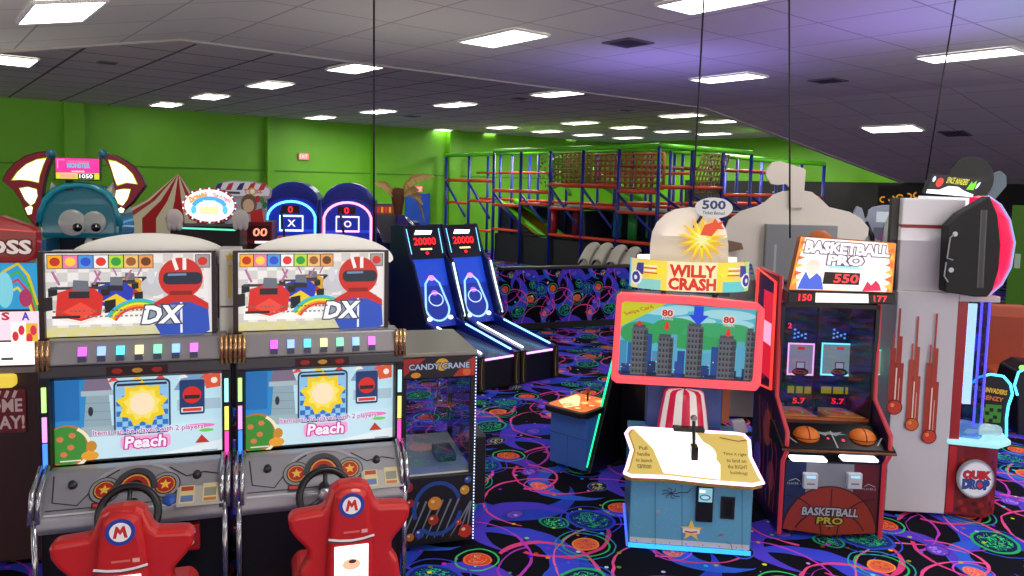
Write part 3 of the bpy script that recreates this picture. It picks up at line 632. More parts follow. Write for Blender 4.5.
# ================================================================ ALLEY ROLLERS (ball rolling lanes)
NB='86c8ff'; NP='f0a0ff'
def alley():
    t=thing('alley_roller','left alley roller lane with pink lit rails and red digits','arcade machine',(0,0,0),RY,'twin alley rollers')
    w=.32; BL=M('16208a',.3,0,0,.3); L=1.6
    mb=MB(); mb.prism([(0,0),(L,0),(L,.62),(L*.75,.52),(0,.40)],-w+.03,w-.03,'x'); mb.build('lane_base',M('0e0f2a',.4),t,.01)
    for sx in(-1,1):
        mb=MB(); x=sx*(w-.03); mb.prism([(-.03,.0),(L,.0),(L,.78),(L*.6,.62),(.15,.49),(-.03,.46)],x-.03,x+.03,'x'); sd=mb.build('side_rail',BL,t,.012)
        mb=MB(); mb.tube([(sx*(w-.075),.05,.485),(sx*(w-.075),L*.68,.66)],.014,8); mb.build('neon_strip',neon('ffffff' if sx<0 else NB,2.5),sd)
        mb=MB(); mb.prism([(-.05,.02),(-.03,.46),(.0,.46),(.0,.02)],x-.045,x+.045,'x'); mb.build('end_cap',M('2a2618',.4),sd)
        A=Art(-.05); A.arc(x,.24,.02,.2,80,280,.01,'b09a40',n=12); A.build('end_print',sd)
    mb=MB(); mb.prism([(0,.405),(L*.8,.525),(L*.8,.55),(0,.43)],-w+.08,w-.08,'x'); mb.build('lane',M('4a4c66',.25,.2),t)
    mb=MB(); mb.tube([(-w+.09,-.02,.41),(w-.09,-.02,.41)],.014,8); mb.build('front_neon',neon(NP,2.5),t)
    mb=MB(); mb.prism([(-.01,.02),(-.01,.38),(.02,.38),(.02,.02)],-w+.06,w-.06,'x'); mb.build('front_panel',M('080818',.4),t)
    # head
    h0=L-.25
    mb=MB()
    for sx in(-1,1):
        x=sx*w; mb=MB(); mb.prism([(h0-.1,.0),(h0+.9,.0),(h0+.9,2.03),(h0+.58,2.05),(h0+.38,1.60),(h0+.26,1.5),(h0-.1,.78)],x-.02,x+.02,'x'); sd=mb.build('head_side',M('0c1244',.3,0,0,.3),t,.01)
        if sx>0: 
            mb=MB(); mb.tube([(w+.018,h0-.1,.74),(w+.018,h0+.22,1.5)],.014,8); mb.build('neon_strip',neon('d0f0ff',2.5),sd)
    mb=MB(); mb.prism([(h0,.6),(h0+.42,1.55),(h0+.6,1.55),(h0+.6,.6)],-w+.02,w-.02,'x'); pf=mb.build('playfield',M('1c3fd0',.3,0,0,.3),t)
    def pfn(x,z,h): return (x,h0+z*.82*.404-h*.915,.6+z*.82*.915+h*.404)
    A=Art(fn=pfn); A.step=.002; A.e=.6; A.poly([(-w+.02,.0),(w-.02,0),(w-.06,.9),(w-.02,1.26),(-w+.02,1.26),(-w+.06,.9)],'1636b8'); A.poly([(-w+.05,.75),(w-.05,.75),(w-.02,1.26),(-w+.02,1.26)],'1d50e0',.7)
    A.arc(0,.35,.2,.24,180,360,.035,'9ad0ff',1.3); A.line([(.2,.35),(.12,.8),(.04,.9)],.035,'9ad0ff',1.3); A.line([(-.2,.35),(-.12,.8),(-.04,.9)],.035,'9ad0ff',1.3); A.ell(0,.9,.055,.05,'ff8ad8',1.6,n=16); A.ell(0,.62,.055,.05,'b060ff',1.4,n=16); A.arc(0,.5,.12,.12,0,360,.02,'c0d8ff',1.2); A.ell(-.18,.15,.045,.04,'e8f8ff',2,n=14); A.ell(.18,.15,.045,.04,'e8f8ff',2,n=14)
    A.build('playfield_print',pf)
    mb=MB(); mb.prism([(h0+.38,1.55),(h0+.58,2.04),(h0+.64,2.02),(h0+.46,1.55)],-w,w,'x'); dp=mb.build('display_box',M('0a0c24',.3),t,.008)
    def dfn(x,z,h): return (x,h0+.38+z*.378-h*.926,1.55+z*.926+h*.378)
    A=Art(fn=dfn); A.step=.002; A.e=1.2
    A.poly([(-.16,.38),(.13,.38),(.17,.44),(-.12,.45)],'ffffff',2); A.rect(-.22,.20,.22,.35,'2a0408',.3); A.text('20000',0,.275,.11,'ff2020',.38,.1,.02,e=2); A.rect(-.1,.14,.1,.165,'fff0a0',1.6); A.ell(0,.09,.03,.025,'ff2030',1.5,n=12)
    for sx in(-1,1): A.line([(sx*.27,.08),(sx*.28,.47)],.014,'80d8ff',1.8)
    A.build('score_display',dp)
    return t
g2=G(538,380.5); aA=alley(); aA.location=(g2.x-.7*E2.x,g2.y-.7*E2.y,0)
aB=dup(aA); aB.location=(g2.x,g2.y,0); aB['label']='right alley roller lane with blue lit rails and red digits, next to open carpet'
# ================================================================ BASKETBALL HOOP MACHINES
def hoop(px,col,label,Y):
    f=Fr(*P(px,300,Y).xy,8); t=thing('hoop_machine',label,'arcade machine',f.loc,f.a,'twin hoop machines')
    w=.47; BL=M('1428a8',.35,0,0,.2)
    mb=MB(); mb.prism([(-.9,0),(1.2,0),(1.2,2.2),(.9,2.35),(.2,2.35),(.1,1.5),(-.9,.9)],-w,-w+.04,'x'); mb.prism([(-.9,0),(1.2,0),(1.2,2.2),(.9,2.35),(.2,2.35),(.1,1.5),(-.9,.9)],w-.04,w,'x'); mb.build('side_wall',BL,t,.01)
    mb=MB(); mb.prism(arcpts(0,2.2,w,.44,0,180,20),.42,1.15,'y'); mb.build('canopy',M('1a34b4',.3,0,0,.4),t,.02)
    mb=MB(); mb.prism(arcpts(0,2.2,w-.06,.37,0,180,20),.395,.425,'y'); mb.build('canopy_panel',M('15239a',.35),t)
    mb=MB(); mb.prism([(-w,0),(w,0)]+arcpts(0,2.1,w,.26,0,180,16),.3,.4,'y'); bb=mb.build('back_panel',M('1830b8',.3,0,0,.3),t)
    A=Art(.3); A.e=.5
    A.poly([(-.4,1.42),(.4,1.42),(.4,2.05),(.2,2.25),(-.2,2.25),(-.4,2.05)],'1a38d0',.35); A.line([(-.43,1.78),(.43,1.8)],.05,'2a50ff',.6)
    A.rect(-.17,2.09,.13,2.23,'2a0810',.4); A.text('0',-.02,2.16,.11,'ff2a30',.08,0,.02,e=1.6)
    A.build('backboard_print',bb)
    o=[(-.4,1.34),(-.2,1.28),(.2,1.28),(.4,1.34),(.4,2.05)]+arcpts(0,2.0,.4,.30,10,170,12)+[(-.4,2.05)]
    mb=MB(); mb.tube([(x,.26,z) for x,z in o],.02,8,closed=True); mb.build('neon_outline',neon(col,3),t)
    mb=MB(); mb.tube([(x,.26,z) for x,z in [(-.19,1.80),(.19,1.80),(.19,2.05),(-.19,2.05)]],.016,8,closed=True); mb.build('target_square',neon('b8f0ff' if col.startswith('6') else 'ffb0c8',3),t)
    A=Art(.29); A.step=.002; A.e=1.2; A.text('X' if col.startswith('6') else 'O',0,1.925,.11,'f0e0f0',.12,0,.03,e=1.2); A.build('target_print',t)
    mb=MB(); rim=[(.2*math.cos(a*PI/12),.05+.2*math.sin(a*PI/12),1.70) for a in range(24)]; mb.tube(rim,.014,8,closed=True); hp=mb.build('rim',M('e8602a',.4),t)
    mb=MB()
    for a in range(12):
        c,s=math.cos(a*PI/6),math.sin(a*PI/6); c2,s2=math.cos((a+1)*PI/6),math.sin((a+1)*PI/6)
        mb.tube([(.2*c,.05+.2*s,1.70),(.12*c2,.05+.12*s2,1.43)],.005,5); mb.tube([(.2*c2,.05+.2*s2,1.70),(.12*c,.05+.12*s,1.43)],.005,5)
    mb.build('net',M('d8d8e0',.7),hp)
    mb=MB(); mb.tube([(-.08,-.3,2.15),(.12,-.75,1.2)],.022,8); mb.build('cage_bar',M('101a5a',.4),t)
    mb=MB(); mb.prism([(-.9,.0),(.3,.0),(.3,1.0),(-.9,.75)],-w+.04,w-.04,'x'); mb.build('ball_ramp',M('1a1a2c',.5),t)
    return t
hoop(289,'60c8ff','left basketball hoop machine outlined in pale blue neon','x' and 12.8)
hoop(346,'ff8aa0','right basketball hoop machine outlined in pink neon',12.9)
# ================================================================ LOW CARPETED WALL
a=G(500,331); b=G(655,323); ang=math.atan2(b.y-a.y,b.x-a.x); L=(b-a).length
t=thing('half_wall','low partition wall covered in swirly neon carpet with a black cap','partition wall',(a.x,a.y,0),ang)
MB().box(0,L,.0,.14,.12,1.12).build('carpet_panel',carpet_mat('carpet_wall',(0,2),.95),t)
MB().box(-.01,L+.01,-.02,.16,1.12,1.17).build('cap',M('101010',.4),t,.008)
MB().box(0,L,-.01,.15,0,.12).build('kickboard',M('0a0a0c',.5),t)
# ================================================================ ROW OF WHITE HOODED RAMPS
for i,(px,py) in enumerate([(592,242.5),(605,243),(619,245),(633,247)]):
    f=Fr(*P(px,260,17.9-.15*i).xy,-28); zt=f.q(px,py)[1]
    t=thing('hooded_ramp_machine',['white hooded ramp, first from the left behind the carpeted half wall','white hooded ramp, second from the left, touching the first','white hooded ramp, third from the left, after a dark slatted gap','white hooded ramp closest to the round bonus sign topper, last of its row'][i],'arcade machine',f.loc,f.a,'white hooded ramps')
    w=.135
    WH=M('d4d0be',.45)
    vs=[];fs=[];N=10;K=12
    for k in range(K+1):
        q=k/K; y=-.55+q*.75; zc=zt-.34+.34*math.sin(q*PI*.55)/math.sin(PI*.55)-.12
        for j in range(N+1):
            an=PI*j/N; vs.append((w*math.cos(an),y,zc+.12*math.sin(an)))
    for k in range(K):
        for j in range(N): 
            q=k*(N+1)+j; fs.append((q,q+1,q+N+2,q+N+1))
    mb=MB(); mb.add(vs,fs,None,True); h=mb.build('hood',WH,t); so=h.modifiers.new('s','SOLIDIFY'); so.thickness=.02
    mb=MB(); mb.prism([(-.75,.0),(.25,.0),(.25,zt-.16),(-.5,zt-.5),(-.75,zt-.75)],-w+.02,w-.02,'x'); mb.build('body',WH,t,.01)
    mb=MB()
    for k in range(3): mb.box(w+.02+k*.03 if k<2 else w+.01,w+.03+k*.03,-.6,.1,zt-.75,zt-.62)
    mb=MB(); mb.prism([(-.7,.6),(.2,.6),(.2,zt-.2),(-.45,zt-.5)],w,w+.012,'x'); mb.build('divider',M('1c1c1e',.5),t)
# ================================================================ PLAY STRUCTURE (room coordinates)
t=thing('play_structure','blue, red and lime soft play climbing frame filling the far corner','play structure',(0,0,0),RY)
PB=M('16248c',.4); PR=M('dc4420',.4); PG=M('5cc81c',.35); DKG=M('14301c',.6)
ZT=3.82; sA,sB=16.3,25.0; dA,dB=13.8,24.2
def post(s,d,z0=0,z1=ZT,r=.055): MB().tube([(s,d,z0),(s,d,z1)],r,10).build('post',PB,t)
def rail(a,b,r=.06,m=PR,nm='rail'): MB().tube([a,b],r,8).build(nm,m,t)
ds=[dA+k*(dB-dA)/7 for k in range(8)]; ss=[sA+k*(sB-sA)/6 for k in range(7)]
for k,d in enumerate(ds):
    post(sA,d,0,ZT if k<5 else ZT-.1)
    if k%2==0: post(sA+1.45,d); post(sA+2.9,d)
    if k: post(sA+1.45,d-.7,0,ZT,.05)
for k,s in enumerate(ss[1:],1):
    post(s,dA,0,ZT if k<4 else ZT-.2)
    post(s,dA+1.5)
    if k%2: post(s,dA+3)
# stepped red rails along the two faces
for k in range(7):
    z=[2.55,2.7,2.7,2.45,2.45,2.78,2.78][k]
    rail((sA,ds[k],z),(sA,ds[k+1],z)); rail((sA,ds[k],1.95+.1*(k%2)),(sA,ds[k+1],1.95+.1*(k%2)),.05)
    rail((sA+1.45,ds[k],2.1),(sA+1.45,ds[k+1],2.1),.05); rail((sA+1.45,ds[k],3.1),(sA+1.45,ds[k+1],3.1),.04)
    rail((sA,ds[k+1],z-.1),(sA,ds[k]+.2,1.45),.045,PB,'brace')
    if k in(0,1,2,4,5): rail((sA,ds[k],1.1 if k!=5 else 1.0),(sA,ds[k+1],1.1 if k!=5 else 1.0),.05)
for k in range(6):
    z=[2.7,2.7,2.5,2.5,2.45,2.45][k]
    rail((ss[k],dA,z),(ss[k+1],dA,z)); rail((ss[k],dA,1.9),(ss[k+1],dA,1.9),.05); rail((ss[k],dA+1.5,3.3),(ss[k+1],dA+1.5,3.3),.06,M('8a2c1c',.5)); rail((ss[k],dA,1.0),(ss[k+1],dA,1.0),.05)
    rail((ss[k],dA+1.5,2.2),(ss[k+1],dA+1.5,2.2),.05); rail((ss[k],dA+.1,2.6),(ss[k+1],dA+.1,1.9),.045,PB,'brace')
# lime top rails and pale roof sheets
for a,b in [((sA,ds[0],ZT),(sA,ds[5],ZT)),((sA,ds[5],ZT-.1),(sA,ds[7],ZT-.1)),((sA,dA,ZT),(ss[3],dA,ZT)),((ss[3],dA,ZT-.2),(ss[6],dA,ZT-.2)),((sA+1.45,dA,ZT),(sA+1.45,dB,ZT)),((ss[1],dA+1.5,ZT),(ss[6],dA+1.5,ZT-.1))]:
    rail(a,b,.075,PG,'top_rail')
MB().box(sA+.05,sA+2.9,dA+.05,ds[5],ZT-.05,ZT-.01).build('roof_net',M('4a8a2c',.7),t) if 0 else None
for z,s1 in((2.0,21.0),(1.05,20.0)):
    MB().box(sA+.1,s1,dA+.1,dB-3.2,z-.06,z-.01).build('deck',M('201818',.7),t)
MB().box(sA+.4,sA+6.5,dA+3.2,dA+3.3,0,1.9).build('padded_panel',M('12122e',.6),t)
MB().box(sA+.1,sA+.16,ds[1],ds[5],0.0,.95).build('padded_panel',M('100e18',.6),t)
MB().box(sA+1.5,sA+1.56,ds[3]+.1,ds[6],0.1,1.9).build('padded_panel',M('121a34',.6),t)
# woven cargo nets (tan) and dark rope net
def net(nm,p0,u,v,nu,nv,r,m):
    mb=MB(); p0=Vector(p0);u=Vector(u);v=Vector(v)
    for i in range(nu+1): mb.tube([p0+u*(i/nu),p0+u*(i/nu)+v],r,5)
    for j in range(nv+1): mb.tube([p0+v*(j/nv),p0+v*(j/nv)+u],r,5)
    mb.build(nm,m,t)
net('cargo_net',(sA+.7,dA+.4,2.65),(0,4.2,0),(0,0,1.0),20,6,.045,M('a8663a',.7))
net('cargo_net',(sA+.3,dA+2.9,2.7),(.0,1.7,0),(0,0,1.0),9,6,.035,M('7a8a2c',.7))
net('rope_net',(sA+1.7,dA+.2,2.55),(1.3,0,0),(.5,0,1.15),8,7,.03,M('8a7a3c',.7))
# slides and arches
def slide(p,q,w,nm,m,m2):
    p=Vector(p);q=Vector(q); n=Vector((1,0,0)) if abs((q-p).x)<.01 else Vector((0,1,0)); mb=MB()
    a=[p,q,q+n*w,p+n*w]; mb.add([tuple(x) for x in a]+[tuple(x-Vector((0,0,.06))) for x in a],[(0,1,2,3),(7,6,5,4),(0,4,5,1),(1,5,6,2),(2,6,7,3),(3,7,4,0)]); s_=mb.build(nm,m,t)
    for k in(0,1):
        mb=MB(); mb.tube([p+n*w*k+Vector((0,0,.1)),q+n*w*k+Vector((0,0,.1))],.09,8); mb.build('slide_edge',m2,s_)
slide((sA+.2,ds[5],2.0),(sA+.2,ds[2]+.3,.2),.8,'slide',M('b8801c',.4),PG)
slide((sA+2.2,ds[4],3.4),(sA+2.2,ds[2],2.1),.7,'slide',M('4a9a1c',.4),PG)
for k,(d,z) in enumerate(((ds[3]+.5,3.25),(ds[3]+.5,2.35),(ds[2]+1.2,3.3))):
    MB().tube([(sA+.9,d+.5*math.cos(a*PI/10),z+.35*math.sin(a*PI/10)) for a in range(11)],.07,8).build('arch',PG,t)
for k,(s,d,cc) in enumerate([(16.8,18.6,'b82a3c'),(17.0,17.7,'8a2a3c'),(17.4,16.3,'1f9aa8'),(17.2,15.5,'2a8a3c'),(17.9,15.0,'a8b8c0'),(18.9,14.3,'b88a1c')]):
    MB().tube([(s,d,1.1),(s,d,1.95)],.14,14).build('punch_roller',M(cc,.4),t)
for k in range(5): rail((sA+2.6,dA+.6+k*.5,1.0+k*.0),(sA+2.6,dA+.6+k*.5,1.95),.04,PR if k%2 else PG,'baluster')
# hanging leaf garland between the nets
mb=MB(); random.seed(3)
for i in range(160):
    p=Vector((sA+.25+random.random()*.25,dA+4.2+random.random()*1.3,2.7+random.random()*.95)); u=Vector((random.uniform(-1,1),random.uniform(-1,1),random.uniform(-1,.2))).normalized()*.14; v=u.cross(Vector((0,0,1))).normalized()*.035
    mb.add([p,p+u*.5+v,p+u,p+u*.5-v],[(0,1,2,3)])
lv=mb.build('leaf_garland',M('6a8a2a',.7),t); lv['kind']='stuff'
def outl(f,pts,ly=0.): return [f.q(a,b,ly) for a,b in pts]
# ================================================================ CANNON GAME with big red-rimmed screen
a=G(628,548); b=G(750,557); ang=math.degrees(math.atan2(b.y-a.y,b.x-a.x)); FW=Fr((a.x+b.x)/2,(a.y+b.y)/2,ang)
t=thing('cannon_game_cabinet','pale blue cannon ticket game with a big red-rimmed screen and striped neck','arcade machine',FW.loc,FW.a)
hw=(b-a).length/2; BLU=M('4a90b8',.4)
ya,yb=-.10,.36; za=FW.q(690,478,ya)[1]; zb=FW.q(690,431,yb)[1]; ztop=za-.02
mb=MB(); mb.prism([(0,.05),(0,ztop),(yb,zb-.06),(.75,zb-.06),(.75,.05)],-hw,hw,'x'); base=mb.build('base_cabinet',BLU,t,.01)
A=Art(0); A.rect(-hw+.01,.05,hw-.01,.09,'c8c8cc'); 
random.seed(5)
A.rect(-hw+.01,.09,hw-.01,ztop-.02,'5c9fc0')
A.l+=1; A.hold=True
for i in range(150): A.ell(random.uniform(-hw+.03,hw-.03),random.uniform(.11,ztop-.03),.006,.006,'6aa8c0',n=6)
A.hold=False
A.rect(hw*.36,.24,hw*.36+.002,.24,'223')  if 0 else None
def dq(px,py): return FW.q(px,py)
for pts in ([(682,476),(682,546)],[(682,476),(742,481),(742,548)]): A.line(outl(FW,pts),.004,'2f6378')
x,z=dq(671,493); 
for an in range(0,360,45): A.line([(x,z),(x+.045*math.cos(rad(an)),z+.03*math.sin(rad(an))),(x+.07*math.cos(rad(an+20)),z+.04*math.sin(rad(an+20)))],.006,'26323c')
A.line([(x+.05,z+.01),(x+.12,z+.015),(x+.15,z+.05)],.005,'26323c')
x,z=dq(691,530); A.star(x,z,.085,.036,5,'e8c85a'); A.poly(rrect(x-.062,z-.022,x+.062,z+.014,.01),'e8d8d0'); A.line([(x-.045,z-.008),(x,z-.014),(x+.045,z-.006)],.012,'b83a3a')
x,z=dq(720,535); A.poly([(x-.03,z-.01),(x+.01,z+.0),(x+.035,z+.015),(x,z+.01)],'b05a3a'); A.line([(x+.04,z-.04),(x+.08,z-.06),(x+.09,z-.1)],.005,'2f6378')
for k in range(7): A.ell(-hw+.06+k*.12,.07,.005,.005,'606060',n=8)
x,z=dq(657.5,511); A.ell(x,z,.012,.012,'b8b8bc'); A.ell(x,z,.006,.006,'3a3a3c',n=8); A.line([dq(655,470),dq(655,545)],.004,'2f6378')
A.build('front_print',base)
(x0,z0),(x1,z1)=dq(695,520),dq(713.5,485); mb=MB(); mb.box(x0,x1,-.03,.01,z0,z1); cd=mb.build('card_reader',BLK,t,.006)
A=Art(-.03); A.e=.8; A.rect(x0+.015,z1-.12,x1-.01,z1-.015,'8fc8dc'); A.ell((x0+x1)/2,z1-.085,.04,.022,'3a5a68'); A.ell((x0+x1)/2,z1-.085,.03,.014,'a8d8e8'); A.rect(x0+.02,z1-.05,x0+.06,z1-.03,'ffffff',1.2); A.build('reader_display',cd)
(x0,z0),(x1,z1)=dq(720,518),dq(735,497); mb=MB(); framep(mb,[(x0,z0),(x1,z0),(x1,z1),(x0,z1)],[(x0+.02,z0+.02),(x1-.02,z0+.02),(x1-.02,z1-.02),(x0+.02,z1-.02)],-.012,.0); mb.build('coin_door_frame',M('15151a',.4),t); mb=MB(); mb.box(x0+.02,x1-.02,-.006,.01,z0+.02,z1-.02); mb.build('coin_door',M('060608',.3),t)
# floor glow strip
mb=MB(); mb.box(-hw,hw,-.015,.0,.015,.045); mb.build('floor_glow',neon('30a0f0',1.8),t); mb=MB(); mb.box(-hw-.015,-hw,.0,.7,.015,.045); mb.build('floor_glow',neon('4060ff',1.8),t)
# tray
pb=FW.q(629,430,.62); pbr=FW.q(757,436,.62)
tx0=-hw-.03; tx1=hw+.045; N=14
o=[];i_=[]
def ty(v): return (ya+(yb-ya)*v, za+(zb-za)*v)
out=[(tx0+.0,.14),(tx0-.02,.02),(tx0+.03,-.03),(-.2,-.01),(.1,-.05),(tx1-.08,-.06),(tx1,.0),(tx1-.015,.12),(tx1-.05,.5),(tx1-.03,.86),(tx1-.06,.98),(tx1-.12,1.0),(.1,1.0),(-.2,1.0),(tx0+.08,1.0),(tx0+.03,.98),(tx0,.86),(tx0+.04,.5)]
n=len(out); mb=MB(); vs=[(x,ty(v)[0]+.03,ty(v)[1]-.05) for x,v in out]+[(x,*ty(v)) for x,v in out]
mb.add(vs,[tuple(range(n)),tuple(range(2*n-1,n-1,-1))]+[(k,(k+1)%n,n+(k+1)%n,n+k) for k in range(n)]); tray=mb.build('control_tray',M('b89c38',.35),t)
Lt=math.hypot(yb-ya,zb-za); ny,nz=-(zb-za)/Lt,(yb-ya)/Lt
def tfn(x,v,h): y,z=ty(v); return (x,y+ny*h,z+nz*h)
A=Art(fn=tfn); A.step=.001; A.e=.55
A.poly([(x*.96+.01,.02+v*.95) for x,v in out],'ecd070',.6)
A.poly([(tx0+.06,.97),(tx0+.2,.55),(tx0+.26,.06),(tx1-.30,.0),(tx1-.28,.3),(tx1-.42,.97)],'fff6dc',1.5)
A.ell(.02,.5,.17,.3,'fffdf4',2.0)
for k,s_ in enumerate(['Pull','handle','to launch','cannon']): A.text(s_,tx0+.125,.55-k*.13,.075,'5a4820',None if 0 else [.06,.09,.12,.10][k],0,.01,e=0)
for k,s_ in enumerate(['Time it right','to land on','the RIGHT','building!']): A.text(s_,tx1-.16,.52-k*.13,.075,'5a4820',[.17,.14,.14,.12][k],0,.01,e=0)
A.line([(tx1-.25,.86),(tx1-.12,.8),(tx1-.05,.84)],.02,'7a6420',0)
A.build('tray_print',tray)
mb=MB(); mb.tube([(x,ty(v)[0]+.0,ty(v)[1]) for x,v in out],.013,8,closed=True); mb.build('tray_neon',neon('ffc0e8',3),tray)
mb=MB(); mb.box(.0,.05,.06,.16,za+.02,za+.17); mb.tube([(.025,.11,za+.1),(.025,.2,za+.34)],.014,8); lv_=mb.build('launch_lever',M('2e2c2a',.3,.6),t,.004)
MB().ball((.025,.2,za+.35),.026,12).build('lever_knob',M('8a8a8c',.3,.5),lv_)
# neck with red and white stripes
mb=MB(); mb.box(-.30,.30,.62,.8,zb-.06,1.8); mb.build('back_column',M('35508c',.4),t,.01)
A=Art(.62); A.e=.1
A.hold=True
for i in range(30): A.ell(random.uniform(-.28,.28),random.uniform(.9,1.25),.006,.006,'7a9ac8',n=6)
A.hold=False; A.l+=1
A.line([(.17,1.1),(.24,1.06),(.27,1.12)],.006,'1a2440'); A.build('column_print',t)
mb=MB(); mb.box(.30,.36,.62,.75,.8,1.7); mb.box(-.36,-.31,.62,.75,.8,1.7) if 0 else None; mb.build('side_column',M('8a4a24',.5),t)
for k in range(9):
    an0,an1=PI+PI*k/9,PI+PI*(k+1)/9
    zn=FW.q(684,389,.56)[1]; xn=FW.q(684,400,.56)[0]
    mb=MB(); mb.lathe([(.205,zb-.06),(.18,zb+.12),(.155,zn-.02),(.13,zn),(.02,zn+.002)],(xn,.58,0),3,None,'z',an0,an1)
    mb.build('neck_stripe',M('e0204a' if k%2==0 else 'fff4f0',.35,0,.45),t)
mb=MB(); mb.prism(rrect(xn-.1,zb+.0,xn+.14,zb+.03,.01),.33,.40,'y'); mb.build('neck_clamp',DK,t)
# screen
pts=outl(FW,[(611,378),(617,296),(622,292),(690,296),(758,303),(764,309),(760,384),(755,390),(690,386),(616,382)],.48)
ip=outl(FW,[(618,373),(622,302),(625,301),(690,304),(755,309),(758,311),(753,380),(750,382),(690,379),(620,375)],.48)
mb=MB(); framep(mb,pts,ip,.44,.54); mb.build('screen_rim',M('f05058',.35,0,1.15),t,.01)
mb=MB(); mb.prism([(x*.995,z) for x,z in pts],.50,.66,'y'); mb.build('screen_back',DK,t)
# picture: mapped into the tilted quadrilateral
c00,c10,c11,c01=[FW.q(a_,b_,.48) for a_,b_ in ((618,375),(752,382),(757,310),(622,301))]
def sfn(u,v,h):
    x=(c00[0]*(1-u)+c10[0]*u)*(1-v)+(c01[0]*(1-u)+c11[0]*u)*v; z=(c00[1]*(1-u)+c10[1]*u)*(1-v)+(c01[1]*(1-u)+c11[1]*u)*v
    return (x,.495-h,z)
A=Art(fn=sfn); A.step=.0006; A.e=.7
A.rect(0,0,1,1,'58b8d0'); 
for a_,b_,r1,r2 in((.3,.9,.2,.06),(.55,.8,.16,.05),(.8,.9,.2,.07),(.87,.78,.12,.06),(.45,.95,.12,.04)): A.ell(a_,b_,r1,r2,'9fdde6')
for a_,b_,r1,r2 in((.16,.58,.16,.16),(.42,.62,.2,.2),(.7,.6,.24,.18),(.87,.62,.13,.16),(.55,.5,.3,.1)): A.ell(a_,b_,r1,r2,'2fa05a' if a_<.6 else '3aa86a')
random.seed(9)
A.l+=1; A.hold=True
for i in range(16): 
    x=i/16; hh=random.uniform(.35,.62); A.rect(x,0,x+.055,hh,['3f8fb8','2a5fa8','5aa8c8','1f4a90'][i%4])
A.l+=1
for i in range(10): x=i/10; A.rect(x+.02,0,x+.08,random.uniform(.12,.3),['1c3a78','244a9a','163058'][i%3])
A.rect(0,0,1,.06,'1c2a3a')
for i in range(30): A.rect(random.random()*.95,random.random()*.06,random.random()*0+0,0,'ffffff') if 0 else A.ell(random.random(),random.uniform(.02,.25),.006,.01,['e8f0ff','e05050','4ad0e0','f0e060'][i%4],n=6)
A.hold=False
for x,w_,h_ in((.15,.12,.66),(.345,.115,.55),(.56,.12,.72),(.80,.13,.58),(.97,.07,.7)):
    A.rect(x-w_/2,.02,min(x+w_/2,1),h_,'5a6066'); A.rect(x-w_/2+.008,h_-.0,min(x+w_/2-.02,1),h_+.04,'4a5056'); A.rect(x+w_/2-.03,.02,min(x+w_/2,1),h_-.03,'3c4148')
    A.l+=1; A.hold=True
    for i in range(int(h_/.075)):
        for j in range(4):
            xx=x-w_/2+.012+j*.026
            if xx<.98: A.rect(xx,.05+i*.075,xx+.012,.085+i*.075,'20262c')
        A.rect(x-w_/2,.035+i*.075,min(x+w_/2,1),.041+i*.075,'6e747a')
    A.hold=False
A.poly([(0,1),(.33,1),(0,.66)],'c8d020'); A.text('Swipe Card',.13,.89,.06,'c03a20',.24,0,.01,rot=.55)
for x,zz in((.345,.88),(.80,.84)):
    A.text('80',x,zz,.08,'c81e1e',.075,0,.04,out='f8d8d0',ow=.012); A.text('Tickets',x,zz-.075,.035,'f0e8e8',.085); A.poly([(x-.012,zz-.12),(x+.012,zz-.12),(x+.012,zz-.18),(x+.028,zz-.18),(x,zz-.24),(x-.028,zz-.18),(x-.012,zz-.18)],'e03428')
A.poly([(.14,.76),(.165,.72),(.14,.68),(.115,.72)],'d83028')
A.poly([(.54,1),(.61,1),(.61,.88),(.65,.88),(.575,.74),(.50,.88),(.54,.88)],'1c48e0')
A.build('screen_picture',t)
# curved header band
ctr=(FW.q(690,275,.5)[0]); zt0=FW.q(690,262,.35)[1]; zb0=FW.q(690,292,.35)[1]; RXh=.46
def hfn(a_,z,h): an=rad(-90+a_); return (ctr+(RXh+h)*math.sin(rad(a_)),.62-(.26+h)*math.cos(rad(a_)),z)
def band(z0,z1,a0_,a1_,th,nm,m,par,n=24):
    mb=MB(); vs=[];fs=[]
    for i in range(n+1):
        a_=a0_+(a1_-a0_)*i/n
        for h in(0,-th):
            for z in(z0,z1): vs.append(hfn(a_,z,h))
    for i in range(n):
        q=i*4; r_=q+4; fs+=[(q,r_,r_+1,q+1),(q+2,q+3,r_+3,r_+2),(q+1,r_+1,r_+3,q+3),(q,q+2,r_+2,r_)]
    fs+=[(0,1,3,2),(n*4,n*4+2,n*4+3,n*4+1)]
    mb.add(vs,fs); return mb.build(nm,m,par)
zb1,zt1=zb0-.0,zt0+.0
hd=band(zb1,zt1,-100,100,.015,'header_band',M('e0c050',.4,0,.3),t)
def hart(): 
    A=Art(fn=hfn); A.step=.0008; A.e=.85; return A
A=hart(); H_=zt1-zb1; zm=(zt1+zb1)/2
for i,(a0_,a1_,cc) in enumerate([(-98,-78,'58b8dc'),(-78,-60,'e8d890'),(-60,-44,'f0d050'),(-44,-24,'f4dc50'),(-24,24,'f6e2b0'),(24,44,'f4d83a'),(44,62,'e8d070'),(62,80,'b8d890'),(80,98,'3ab0dc')]): A.grid(a0_,zb1,a1_,zt1,4,cc)
A.grid(-60,zb1,-30,zb1+H_*.35,5,'8fd0c8'); A.grid(30,zb1,62,zb1+H_*.35,5,'60c8c8')
